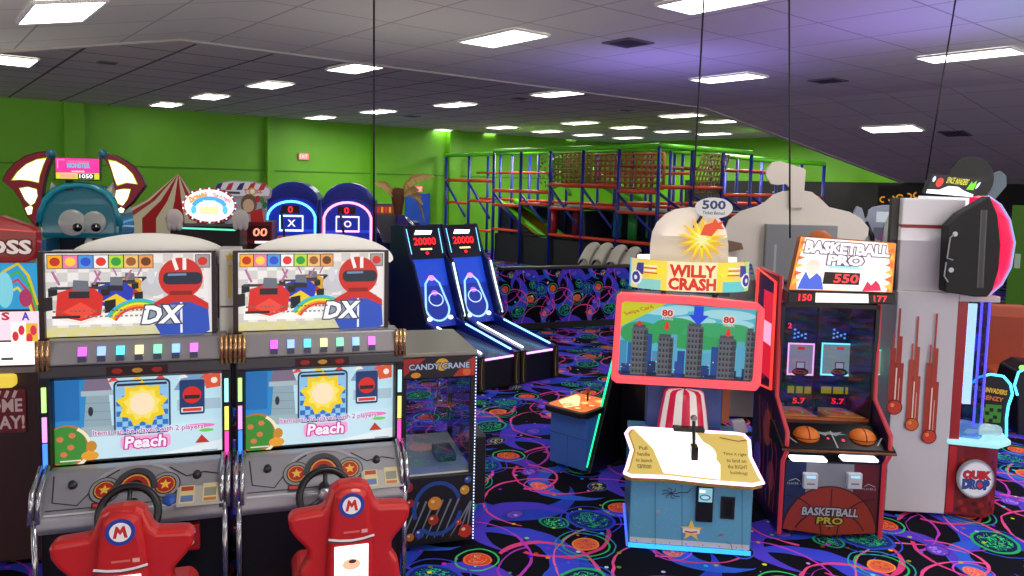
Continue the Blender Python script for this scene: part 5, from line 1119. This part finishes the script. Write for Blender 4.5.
# ================================================================ neon outlined seat cabinet, far right
f=Fr(*G(985,437).xy,-12)
t=thing('bench_cabinet','black sit-down booth side outlined in cyan neon with yellow lettering, at the right edge','arcade machine',f.loc,f.a)
o=outl(f,[(962,440),(963,400),(968,386),(978,377),(990,374),(1003,376),(1010,384),(1012,394),(1008,405),(1006,418),(1006,436),(1003,440)],0)
mb=MB(); mb.prism(o[::-1],0,.06,'y'); bs=mb.build('side_panel',M('0c0d14',.4),t,.008)
mb=MB(); mb.tube([(x,-.012,z) for x,z in o[1:-1]],.014,8); mb.build('neon_outline',neon('50e8ff',2.6),t)
A=Art(0); A.e=.5; x,z=f.q(989,390); A.text('SPACE INVADERS',x,z,.05,'e8c830',.36,0,.03,rot=-.1,out='a04a10',ow=.003); x,z=f.q(991,398); A.text('FRENZY',x,z,.045,'e07a40',.24,0,.03,rot=-.1)
x,z=f.q(987,413)
A.l+=1; A.hold=True
for i in range(7):
    for j in range(5):
        if (i*3+j*5)%7<5: A.rect(x-.14+i*.04,z-.1+j*.04,x-.1+i*.04,z-.06+j*.04,'3c8a2c')
A.build('side_print',bs)
mb=MB(); mb.prism([(.06,.03),(.06,.42),(.5,.45),(.5,.03)],o[0][0],o[-1][0],'x'); mb.build('bench',M('16161c',.5),t,.02)
f2=Fr(*G(1040,436).xy,-12); 
t=thing('blue_rimmed_cabinet','round-topped cabinet edge with blue glowing rim and green dot, cut by the right border','arcade machine',f2.loc,f2.a)
o=outl(f2,[(1017,436),(1017,395),(1014,385),(1018,372),(1030,366),(1050,368),(1050,436)],0)
mb=MB(); mb.prism(o[::-1],0,.5,'y'); mb.build('body',M('0d0e18',.4),t,.02); mb=MB(); mb.tube([(x,-.012,z) for x,z in o[1:-1]],.014,8); mb.build('neon_outline',neon('58d8ff',2.4),t)
x,z=f2.q(1021,370); MB().ball((x,-.02,z+.03),.03,12).build('green_lamp',neon('80ff50',2),t)
# orange high-back bench seats
for i,(px,py,Y,l) in enumerate([(1003,330,9.6,'orange-brown seat back behind the glass drop game, nearer one'),(1022,322,10.4,'orange-brown seat back at the right border under the green wall panel')]):
    f=Fr(*P(px,py,Y).xy,-10+8*i); t=thing('arcade_bench',l,'seat',f.loc,f.a,'orange bench seats'); z=f.q(px,305+i*2)[1]
    mb=MB(); mb.prism([(.05,.45),(.0,z-.15),(.06,z),(.16,z),(.2,.4)],-.28,.28,'x'); mb.build('backrest',M('a04020',.45),t,.04,seg=3); mb=MB(); mb.box(-.28,.28,-.45,.1,.38,.52); mb.build('seat',M('a84828',.45),t,.05,seg=3); mb=MB(); mb.prism([(-.4,0),(.15,0),(.1,.38),(-.35,.38)],-.2,.2,'x'); mb.build('pedestal',DK,t,.01)
# lit green screen panel at the right edge on the dark wall
f=Fr(*P(1018,280,13.0).xy,-51)
t=thing('wall_banner','green wall banner with a pale square, partly hidden by the red drum','banner',(f.loc[0],f.loc[1],0),f.a)
(x0,z0),(x1,z1)=f.q(1004,322),f.q(1042,206)
mb=MB(); mb.box(x0,x1,0,.05,z0,z1); mb.build('panel',M('5c9c1c',.5,0,.12),t); A=Art(0); (a_,b_),(c_2,d_)=f.q(1014,268),f.q(1021,254); A.rect(a_,b_,c_2,d_,'b8c8b0',.3); A.build('banner_print',t)
MB().box(x0+.1,x0+.15,-.0,.05,0,z0).build('leg',DK,t); MB().box(x1-.15,x1-.1,-.0,.05,0,z0).build('leg',DK,t)
f=Fr(*P(1012,352,11.4).xy,-8)
t=thing('game_console','dark machine with blue, pink and orange glowing controls under the green banner','arcade machine',f.loc,f.a)
z=f.q(1010,318)[1]
mb=MB(); mb.prism([(0,.03),(0,.7),(-.12,.8),(.1,z),(.7,z),(.7,.03)],-.5,.6,'x'); bd=mb.build('body',M('10101c',.4),t,.01)
A=Art(fn=lambda x,zz,h:(x,-.12+(zz-.8)/(z-.8)*.22-h,zz)); A.e=.7
for k in range(12): A.ell(random.uniform(-.45,.5),random.uniform(.82,z-.05),.04,.03,['2a4ae0','c83a9a','e8602a','30c0a0'][k%4],n=10)
A.build('control_print',bd)
# ================================================================ big white cutout board with grey cabinet (seen from behind)
f=Fr(*P(790,260,8.6).xy,-5); FWc=f
t=thing('cutout_topper_cabinet','machine seen from behind with a huge white cutout board and grey steel cabinet','arcade machine',f.loc,f.a)
o=outl(f,[(718,258),(722,236),(729,220),(741,211),(758,206),(765,202),(774,194),(784,191),(801,190),(812,192),(821,199),(829,207),(850,212),(862,219),(869,228),(868,236),(862,243),(850,247),(838,262),(836,300),(760,300),(752,264),(735,262)],.0)
mb=MB(); mb.prism(o[::-1],0,.03,'y'); bd=mb.build('cutout_board',M('d8d2c6',.5),t,.004)
o=outl(f,[(790,208),(803,208),(806,170),(803,168),(780,161),(773,162),(767,168),(766,176),(771,184),(778,185),(786,184),(790,188)],-.04)
mb=MB(); mb.prism(o[::-1],-.04,-.01,'y'); mb.build('upper_cutout',M('d4cdc0',.5),t,.004)
(x0,z0),(x1,z1)=f.q(764,282,-.1),f.q(838,226,-.1)
mb=MB(); mb.box(x0,x1,-.1,-.0,z0,z1); gc=mb.build('steel_cabinet',M('83878a',.4,.3),t,.004)
A=Art(-.1); xx,zz=f.q(774,264,-.1); A.rect(xx-.006,zz-.1,xx+.02,zz+.22,'a8aaae'); xx,zz=f.q(765.5,273,-.1); A.ell(xx+.03,zz,.02,.028,'f0f0f0'); A.build('cabinet_print',gc)
mb=MB(); mb.box(x0-.35,x1,.05,.7,.03,z0); mb.build('body',M('7c7974',.5),t,.01)
(x0,z0),(x1,z1)=f.q(760,400,-.25),f.q(800,282,-.25)
mb=MB(); framep(mb,[(x0,z0),(x1,z0),(x1,z1),(x0,z1)],[(x0+.03,z0+.03),(x1-.03,z0+.03),(x1-.03,z1-.03),(x0+.03,z1-.03)],-.25,-.12); mb.build('frame',M('17181b',.4),t)
mb=MB(); mb.box(x0+.03,x1-.03,-.2,-.15,z0+.03,z1-.03); mb.build('panel',M('6e7070',.5),t)
# wooden pointed plank poking out left
o=outl(f,[(727,240),(741,243),(743,249),(728,252)],-.05); mb=MB(); mb.prism(o[::-1],-.08,-.05,'y'); mb.build('wood_tab',M('7a6450',.5),t)
# ================================================================ pale machine row between cutout and drop game
f=Fr(*P(878,250,10.2).xy,-8)
t=thing('pale_topper_cabinet','pale grey machine with rounded white cutouts, between the cutout board and drop game','arcade machine',f.loc,f.a)
o=outl(f,[(853,262),(850,246),(853,222),(854,212),(857,206),(862,208),(864,214),(865,220),(868,216),(869,210),(873,207),(884,205),(903,205),(903,262)],0)
mb=MB(); mb.prism(o[::-1],0,.04,'y'); cb=mb.build('cutout_board',M('b8c0cc',.45),t,.004)
A=Art(0); (a_,b_),(c3,d3)=f.q(876,222),f.q(892,212); A.rect(a_,b_,c3,d3,'e4f0f6',.5); (a_,b_),(c3,d3)=f.q(873,238),f.q(902,228); A.rect(a_,b_,c3,d3,'7a8490'); (a_,b_),(c3,d3)=f.q(877,240),f.q(890,234); A.rect(a_,b_,c3,d3,'9a5a98',.3); A.build('board_print',cb)
mb=MB(); mb.tube([(x,-.05,z) for x,z in outl(f,[(884,250),(888,226),(893,214),(901,205)],-.05)],.05,8); mb.build('white_arch',M('d8d8d0',.5),t)
x0=o[0][0]; x1=o[-1][0]; mb=MB(); mb.box(x0,x1,.05,.7,.03,f.q(880,240)[1]); mb.build('body',M('4a4e56',.5),t,.01)
mb=MB(); mb.tube([(x,-.03,z) for x,z in outl(f,[(866,222),(872,236),(874,262)],-.03)],.03,8); mb.build('black_strut',BLK,t)
# orange neon word on the dark wall
f=Fr(*P(900,200,20.5).xy,-51)
t=thing('wall_sign','small orange lettered sign glowing on the black wall above the pale machine','sign',(f.loc[0],f.loc[1],P(900,206,20.5).z),f.a)
A=Art(0); A.e=1.0; [A.arc(-.45+k*.22,.16+k*.035,.08,.07,a0,a0+230,.04,'c8841c') for k,a0 in enumerate((60,200,20,240,100))]; MB().box(-.6,.6,.0,.05,-.05,.55).build('backboard',M('0c0a08',.6),t); A.build('lettering',t)
# ================================================================ LEFT SIDE MACHINES
# booth cut by the left border
f=Fr(-3.62,4.95,14); FL_=f
t=thing('prize_booth_cabinet','tall red, blue and white lit booth machine cut by the left border','arcade machine',f.loc,f.a)
o=outl(f,[(-30,222),(0,216),(30,226),(37,231),(36,252),(33,259),(26,263),(-30,263)],-.1)
mb=MB(); mb.prism(o[::-1],-.1,.0,'y'); hd=mb.build('header_shield',M('b01c18',.35,0,.25,.3),t,.012)
A=Art(-.1); A.e=.6; x,z=f.q(8,247,-.1); A.text('OSS',x,z,.085,'f4e4dc',.26,0,.04,out='5a0c0c',ow=.008); A.line(outl(f,[(-20,232),(0,229),(36,232)],-.1),.01,'e04a38'); A.build('header_print',hd)
mb=MB(); mb.prism([(-.1,0),(.4,0),(.4,.2),(-.1,.0)],-.3,.3,'x') if 0 else None
mb=MB(); x1=f.q(37,231,0)[0]; z0=f.q(20,231,0)[1]; mb.add([(x1,0,z0-.02),(x1-.8,0,z0-.02),(x1-.8,.5,z0+.06),(x1-.2,.5,z0+.0),(x1-.55,.25,z0+.15),(x1-.8,.25,z0+.15)],[(0,1,5,4),(3,0,4),(2,3,4,5),(1,2,5)]); mb.build('roof',M('8c1a14',.4),t)
(xa,za_),(xb,zb_)=f.q(-30,372,0),f.q(38,263,0)
mb=MB(); mb.box(xa,xb,0,.6,.03,zb_); bd=mb.build('body',M('3a1c1a',.5),t,.008)
A=Art(0); A.e=.75; 
def rq(p0,p1,c,e=None): (a_,b_),(c3,d3)=f.q(*p0),f.q(*p1); A.rect(a_,b_,c3,d3,c,e)
rq((-30,310),(37,263),'30a8e0'); 
for k,cc in enumerate(['e8d020','50b848','d83a58','f0e040']): x,z=f.q(18,268+k*8); A.line([(x-.25,z-.22),(x-.08,z-.02),(x,z+.03),(x+.06,z-.05),(x+.11,z-.25)],.018,cc)
A.ell(*f.q(5,290),.05,.12,'8ae0f0'); A.ell(*f.q(26,298),.04,.06,'b83a6a')
rq((-30,341),(39,311),'f8dce8',1.0); rq((26,345),(38,323),'f0c040',.9); rq((12,345),(26,322),'fff8e0',1.3); x,z=f.q(6,316); A.text('S',x,z,.05,'c83040',.04,0,.04); x,z=f.q(26,316); A.text('A',x,z,.05,'5a4ac0',.04,0,.04)
for p in((16,336),(22,330),(30,338),(34,330)): A.ell(*f.q(*p),.02,.035,'f03a50',n=10)
rq((-30,366),(39,341),'fff4f0',1.4); rq((2,360),(14,357),'808080',.3); rq((-30,374),(36,366),'8a7a78',.3); 
rq((-30,384),(17,374),'fff0a8',1.8); rq((-30,434),(26,388),'6a1a1c',.35)
x,z=f.q(8,409); 
for k,(s_,py) in enumerate((('OME',405),('PLAY!',422))): x,z=f.q(6 if k==0 else 5,py); A.text(s_,x,z,.085,'c8a8a8',.24 if k else .2,0,.03,e=.4)
for k in range(3): A.line([f.q(-2+k*8,397),f.q(1+k*8,390)],.02,'c8a8a8',.4)
A.build('front_print',bd)
mb=MB(); mb.prism(rrect(xa,f.q(10,386)[1],f.q(18,380)[0],f.q(10,373)[1],.03),-.06,.0,'y'); mb.build('yellow_ledge',M('f0d048',.35,0,.9),t,.01)
# blue monster topper machine
f=Fr(*P(79,250,8.2).xy,10); FM=f
t=thing('monster_game_cabinet','blue big-eyed monster machine with red bat wings and pink header sign','arcade machine',f.loc,f.a)
q_=f.q
o=outl(f,[(39,238),(38,222),(40,210),(45,200),(54,191),(66,186),(80,184.5),(94,187),(106,193),(114,202),(118,214),(120,226),(120,239)],.0)
mb=MB(); mb.prism(o,.0,.55,'y'); dm=mb.build('dome_hood',M('22a0bc',.25,0,.08,.5),t,.06,seg=4)
mb=MB(); mb.tube([(x,-.0,z) for x,z in o[1:-1]],.035,10); mb.build('dome_trim',M('1f9ab0',.2,0,0,.6),dm)
for px,py,r_,pp in((73,222.5,13.2,(77,227.5)),(95,222,11.2,(95.5,227.5))):
    x,z=q_(px,py); k=8.2/760; mb=MB(); mb.ball((x,-.02,z),r_*k,22,None,1,.35,1.0); ey=mb.build('eye',M('d8d8d4',.25,0,.15,.3),t)
    x2,z2=q_(*pp,-.07); mb=MB(); mb.ball((x2,-.06,z2),4.6*k,16,None,1,.6,.95); mb.build('pupil',M('101214',.2),ey); mb=MB(); mb.ball((x2+.012,-.085,z2+.015),.9*k,8); mb.build('glint',M('f0f0f0',.3,0,.5),ey)
for px,py,s_ in((50,189,-1),(108,189,1)):
    x,z=q_(px,py); mb=MB(); mb.lathe([(.06,-.06),(.04,.0),(0,.08)],(0,0,0),14); mb.v=[(x+vx-s_*-.03*(-1 if vz<0 else 1)*0+vz*s_*.3,.1+vy,z+vz) for vx,vy,vz in mb.v]; mb.build('horn',M('d0ccc8',.4),t)
def wing(sg,O,ins):
    oo=outl(f,O,-.02); mb=MB(); mb.prism(oo if sg>0 else oo[::-1],-.03,.05,'y'); w_=mb.build('wing',M('3a1018',.4),t,.012)
    A=Art(-.03); cx=sum(p[0] for p in oo)/len(oo); cz_=sum(p[1] for p in oo)/len(oo)
    A.poly([(cx+(x-cx)*.94,cz_+(z-cz_)*.95) for x,z in oo],'9c1c34',.25)
    for I in ins:
        ii=outl(f,I,-.03); A.poly(ii,'c8e020',.9); c1=sum(p[0] for p in ii)/len(ii); c2=sum(p[1] for p in ii)/len(ii); A.poly([(c1+(x-c1)*.9,c2+(z-c2)*.9) for x,z in ii],'fdfff0',1.8)
    A.build('wing_glow',w_)
wing(-1,[(2,181),(6,172),(14,163),(24,156),(36,152),(50,150.5),(54,155),(50,164),(46,176),(43,192),(42,207),(38,220),(36,228),(26,215),(20,200),(13,190)],[[(11,180.5),(17,172),(26,164),(37,159),(47,157.5),(44,164),(40,176),(39,183),(30,181),(20,180)],[(19,188),(28,186.5),(37,189),(38,196),(35,203),(31,206),(25,200)],[(25,208),(30,205.5),(33,207),(32,214),(28,215)]])
wing(1,[(146,186),(142,176),(135,167),(125,160),(115,155),(104,152.5),(103,158),(108,165),(112,176),(115,190),(117,204),(120,215),(125,210),(133,203),(139,195)],[[(138,184.5),(133,174),(125,166),(116,161),(108,159.5),(111,168),(114,178),(117,186),(127,183)],[(131,189),(124,188.5),(116,190),(115,197),(118,204),(123,206),(128,199)],[(125,209),(121,207),(118,209),(120,213),(123,213)]])
for px in(52,104): x,z=q_(px,154); MB().ball((x,-.03,z),.05,14).build('wing_knob',M('1d5a70',.35),t)
hp=outl(f,[(54,180),(55,157.5),(101,158),(100,181)],-.03); mb=MB(); mb.prism(hp,-.05,.02,'y'); hd=mb.build('header_sign',M('40441c',.4),t,.006)
A=Art(-.05); A.e=.95; (a_,b_),(c3,d3)=q_(55,179.5,-.05),q_(100,158,-.05); A.rect(a_+.01,b_+.01,c3-.01,d3-.01,'d8e030'); A.rect(a_+.01,b_+.075,c3-.01,d3-.01,'f038a0'); x=(a_+c3)/2
A.line([(a_+.03,b_+.12),(a_+.03,d3-.03),(a_+.1,d3-.03)],.006,'ffd0e8'); A.text('MONSTER',x+.01,(b_+d3)/2+.035,.05,'30c8e8',.22,0,.04); A.rect(x-.1,d3-.055,x+.12,d3-.035,'e86a9a'); A.rect(x-.06,b_+.082,x+.07,b_+.1,'f8c0e0'); A.rect(a_+.05,b_+.02,a_+.21,b_+.065,'f0b090'); A.rect(c3-.22,b_+.012,c3-.06,b_+.07,'10100c',0); A.text('1050',c3-.14,b_+.042,.042,'ffffff',.13,0,.02,e=1.4); A.build('header_print',hd)
MB().box(hp[0][0]+.1,hp[1][0]+.16,.0,.03,o[5][1]-.05,hp[0][1]+.02).build('header_post',DK,t)
(xa,zb_),(xb,_)=q_(40,239),q_(120,239)
mb=MB()
for x0,x1 in((xa,xa+.06),(xb-.1,xb)): MB().box(x0,x1,.0,.5,.5,zb_).build('hood_post',M('2a6a98',.4),t,.01)
mb=MB(); mb.box(xa,xb,.35,.55,.5,zb_); mb.build('back_panel',M('182838',.5,0,.0),t)
mb=MB(); mb.box(xa-.02,xb+.02,-.1,.6,.03,1.2); mb.build('body',M('1b7f96',.4),t,.03)
x,z=q_(100,246,.1); mb=MB(); mb.ball((x,.1,z-.03),.1,14); mb.build('yellow_ball',M('e8c820',.4,0,.3),t); x,z=q_(89,244,.1); mb=MB(); mb.ball((x,.1,z),.045,12,None,1,1,1.6); mb.build('white_peg',M('e8e8e4',.4),t)
# striped circus tent topper
f=Fr(*P(160,240,10.5).xy,12); t=thing('circus_game_cabinet','circus machine under a red and white striped tent roof','arcade machine',f.loc,f.a)
ap=f.q(178,173.5,.1); L_=f.q(121,223,-.3); R2=f.q(213,217,.2)
cxp,czp=ap
k=9.4/760
NS=24; rim=[]
for i in range(NS):
    a_=2*PI*i/NS; rim.append((cxp-.17+.68*math.cos(a_),.12+.55*math.sin(a_)))
ze=f.q(150,218,-.3)[1]
for i in range(NS):
    a,b=rim[i],rim[(i+1)%NS]; mb=MB(); md=[(cxp+(p[0]-cxp)*.5,.12+(p[1]-.12)*.5,ze+(czp-ze)*.38) for p in(a,b)]
    mb.add([(cxp,.12,czp),md[0],md[1],(a[0],a[1],ze),(b[0],b[1],ze),(a[0],a[1],ze-.22),(b[0],b[1],ze-.22)],[(0,1,2),(1,3,4,2),(3,5,6,4)])
    mb.build('tent_stripe',M('b81c20' if i%2 else 'e8dcb8',.5,0,.25),t)
mb=MB(); mb.box(cxp-.5,cxp+.36,-.2,.5,.03,ze-.2); mb.build('body',M('2a1416',.5),t,.01)
# clown sign machine
f=Fr(*P(209,240,8.7).xy,12); t=thing('clown_game_cabinet','machine with bright scalloped white oval sign between two white glove paddles','arcade machine',f.loc,f.a)
oc=[f.q(*p_,0) for p_ in ((183,206),(186,197),(194,190),(209,188),(224,190),(233,197),(236,206),(234,214),(227,221),(214,223),(200,223),(189,219))]
mb=MB(); mb.prism(oc,0,.08,'y'); hd=mb.build('oval_sign',M('8a2030',.4),t,.006)
A=Art(0); A.e=1.1; x,z=f.q(209.5,205.5); A.ell(x,z,.27,.185,'fdf4f8',n=28); A.l+=1; A.hold=True
for i in range(36): a_=2*PI*i/36; A.ell(x+.285*math.cos(a_),z+.195*math.sin(a_),.012,.012,'ffffff' if i%2 else 'c03048',n=6)
A.hold=False; A.text('DOWN',x-.12,z+.09,.055,'f0b828',.19,0,.03,rot=.35,out='c83a2a',ow=.004); A.text('THE CLOWN',x+.13,z+.085,.05,'f05068',.2,0,.03,rot=-.35); A.arc(x,z-.02,.17,.1,170,10,.05,'4ab0e8',n=14); A.text('DOWN',x,z+.045,.03,'ffffff',.13,0,.02); A.rect(x-.1,z-.1,x+.1,z-.01,'fff0b0'); A.ell(x-.17,z-.05,.03,.05,'60c8e8',n=10); A.ell(x+.17,z-.05,.03,.05,'60c8e8',n=10); A.build('sign_print',hd)
for px,py in((174.5,219),(240.5,219)):
    x,z=f.q(px,py,-.1); mb=MB(); mb.ball((x,-.1,z),.1,16,None,.95,.35,1.15); gl=mb.build('glove_paddle',M('c8c0bc',.5),t)
    for s_ in(-1,0,1): MB().ball((x+s_*.05,-.1,z-.07),.045,12,None,.8,.7,1.4).build('glove_finger',M('c8c0bc',.5),gl)
(xa,zb_),(xb,_)=f.q(170,226,.1),f.q(240,226,.1)
mb=MB(); mb.box(xa,xb,.1,.7,.03,zb_); mb.build('body',M('1c1012',.5),t,.01)
A=Art(.1); A.e=.9; A.line([(xa+.06,zb_-.02),(xb-.05,zb_-.04)],.02,'60e8c0',1.4); A.rect(xa+.25,zb_-.25,xa+.36,zb_-.12,'4a1c20',.3); A.build('body_print',t)
# striped arch marquee machine with red digits
f=Fr(*P(243,240,9.7).xy,10); t=thing('toss_game_cabinet','machine with red and white striped arch marquee and red digits reading 00','arcade machine',f.loc,f.a)
o=outl(f,[(213,190),(218,183),(230,180.5),(250,181),(264,184),(271,190),(270,198),(266,200),(265,232),(226,232),(222,200)],.0)
mb=MB(); mb.prism(o[::-1],0,.12,'y'); hd=mb.build('marquee_board',M('a8a0b0',.45),t,.006)
A=Art(0); A.e=.35; A.poly(outl(f,[(215,190),(219,184),(230,181.5),(250,182),(263,185),(270,190),(269,196),(215,196)]),'e8e4ec')
for k,px in enumerate((218,229,240,251,262)): A.poly(outl(f,[(px,183.5),(px+5,182.5),(px+2,190),(px-4,190)]),['2a2f70','c82838','2a2f70','c82838','c82838'][k])
A.line(outl(f,[(220,192),(240,193)]),.03,'404050'); x,z=f.q(252.5,191.5); A.ell(x,z,.05,.05,'e8b020',n=14); A.ell(x,z,.03,.03,'f4f4f0',n=12); x2,_=f.q(246,191); A.text('T',x2,z,.05,'e07020',.045,0,.04); x2,_=f.q(259,191); A.text('SS',x2,z,.045,'c83a28',.07,0,.03)
x,z=f.q(249,204); A.poly(outl(f,[(228,199),(262,199),(262,226),(228,226)]),'b0b4c4',.3); A.ell(x,z,.1,.13,'7a5a40',n=14); A.ell(x-.005,z-.02,.07,.085,'d8b498',n=14); A.poly(outl(f,[(250,212),(262,208),(265,230),(252,230)]),'c02828'); 
for px,py,cc in((262,200,'3a8a3a'),(265,205,'2a7a30'),(258,199,'c02838')): A.ell(*f.q(px,py),.03,.045,cc,n=10)
A.build('marquee_print',hd)
x,z=f.q(239,219,-.05); 
(xa,zb_),(xb,zc_)=f.q(245,244,-.03),f.q(272,222,-.03); mb=MB(); mb.box(xa,xb,-.03,.2,zb_,zc_); dg_=mb.build('digit_box',M('6a1018',.4),t,.008)
A=Art(-.03); A.e=1.3; A.rect(xa+.04,zb_+.06,xb-.03,zc_-.05,'3a0a10',.2); A.text('00',(xa+xb)/2+.02,(zb_+zc_)/2+.01,.10,'ff8a70',.17,.1,.02,e=1.8); A.rect(xa+.12,zb_+.01,xb-.04,zb_+.04,'fff0f0',1.4); A.build('digits',dg_)
(xa,zb_),(xb,_)=f.q(214,226,.1),f.q(270,226,.1); mb=MB(); mb.box(xa,xb,.12,.8,.03,zb_+.05); bd=mb.build('body',M('4a2c1c',.5),t,.01)
A=Art(.12); A.e=.9; 
for k in range(6): x,z=f.q(222+k*4.5,236.5+(k%2),.12); A.ell(x,z,.018,.02+.015*(k%3),'fff4e0',1.3,n=8)
A.line(outl(f,[(220,245),(242,244)],.12),.02,'ffe8d8',1.2); A.line(outl(f,[(238,228),(246,236)],.12),.03,'3a9a40',.4); A.build('body_print',bd)
# palm topped machine
f=Fr(*P(398,230,14.8).xy,12); t=thing('palm_game_cabinet','grey sloped-top machine with a palm tree on it, before the blue door','arcade machine',f.loc,f.a)
bx=outl(f,[(370,216),(371,203),(395,204),(395,216)],0); mb=MB(); mb.prism(bx,0,.2,'y'); hd=mb.build('header_box',M('4a5a78',.5),t,.006)
A=Art(0); A.e=.5; (a_,b_),(c3,d3)=f.q(372,214),f.q(394,205.5); A.rect(a_,b_,c3,d3,'8a3a20'); 
for k in range(5): A.rect(a_+.02+k*.075,b_+.03,a_+.065+k*.075,d3-.03,'e8902a' if k%2==0 else 'd82a20',.8)
A.build('header_print',hd)
o=outl(f,[(372,215),(406,215),(417,243),(384,243)],-.1); mb=MB(); mb.prism(o[::-1],-.12,-.02,'y'); mb.build('sloped_canopy',M('5c5c60',.35,.2),t,.01)
mb=MB(); mb.tube([(x,-.14,z) for x,z in outl(f,[(372,219),(384,243)],-.14)],.03,8); mb.build('chrome_edge',M('c8ccd4',.2,.8),t); mb=MB(); mb.tube([(x,-.14,z) for x,z in outl(f,[(405,217),(416,230)],-.14)],.04,8); mb.build('chrome_edge',M('c8ccd4',.2,.8),t)
(xa,zb_),(xb,_)=f.q(372,240,.05),f.q(420,240,.05); mb=MB(); mb.box(xa,xb,.05,.9,.03,zb_+.35); mb.build('body',M('141c70',.45),t,.01)
mb=MB(); o=outl(f,[(397,215),(404,215),(412,235),(402,250),(392,250)],-.15); mb.prism(o[::-1],-.2,-.13,'y'); mb.build('purple_fin',M('3a1c8a',.4),t,.01)
x,z=f.q(398,213,0); zt_=f.q(398,190,0)[1]
mb=MB(); mb.lathe([(.07,z-.15),(.1,z+.1),(.13,zt_-.12),(.11,zt_+.02),(0,zt_+.05)],(x,.05,0),14); tk=mb.build('palm_trunk',M('6a3c20',.7),t)
random.seed(11); mb=MB()
for k in range(16): a_=2*PI*k/16; mb.tube([(x+.1*math.cos(a_),.05+.1*math.sin(a_),zt_-.15),(x+.16*math.cos(a_),.05+.16*math.sin(a_),zt_-.02+.05*(k%3))],.02,5,r2=.003)
mb.build('trunk_fibre',M('7a4a28',.8),tk)
for pts in ([(396,195),(391,188),(386,183.5),(380,182.5)],[(401,194),(405,184),(411,178),(420,175.5),(429,175.5)],[(402,192),(412,194),(418,199),(421,210),(424,221)],[(400,194),(404,190),(409,188),(414,189)]):
    c_pts=outl(f,pts,.05); mb=MB(); vs=[];fs=[];n_=len(c_pts); 
    fine=[]
    for i in range(n_-1):
        for u in range(5): fine.append((c_pts[i][0]+(c_pts[i+1][0]-c_pts[i][0])*u/5,c_pts[i][1]+(c_pts[i+1][1]-c_pts[i][1])*u/5))
    fine.append(c_pts[-1])
    N=len(fine); mb.tube([(x_,.05,z_) for x_,z_ in fine],.02,6)
    for i in range(1,N):
        x_,z_=fine[i]; dx,dz=fine[i][0]-fine[i-1][0],fine[i][1]-fine[i-1][1]; l_=math.hypot(dx,dz) or 1; w_=.13*math.sin(PI*min(1,(i+1)/(N)*.85+.1))
        for sy in(-1,1):
            mb.add([(x_,.05,z_),(x_+dx/l_*.08,.05+sy*w_*1.1,z_-w_*.9),(x_+dx/l_*.12,.05+sy*w_*1.0,z_-w_*.75),(x_+dx/l_*.05,.05,z_+.01)],[(0,1,2,3)])
            mb.add([(x_,.05,z_),(x_+dx/l_*.03,.05+sy*w_*.3,z_+w_*.5),(x_+dx/l_*.1,.05+sy*w_*.3,z_+w_*.4),(x_+dx/l_*.05,.05,z_)],[(0,1,2,3)])
    mb.build('palm_frond',M('cdae6c',.8),t)
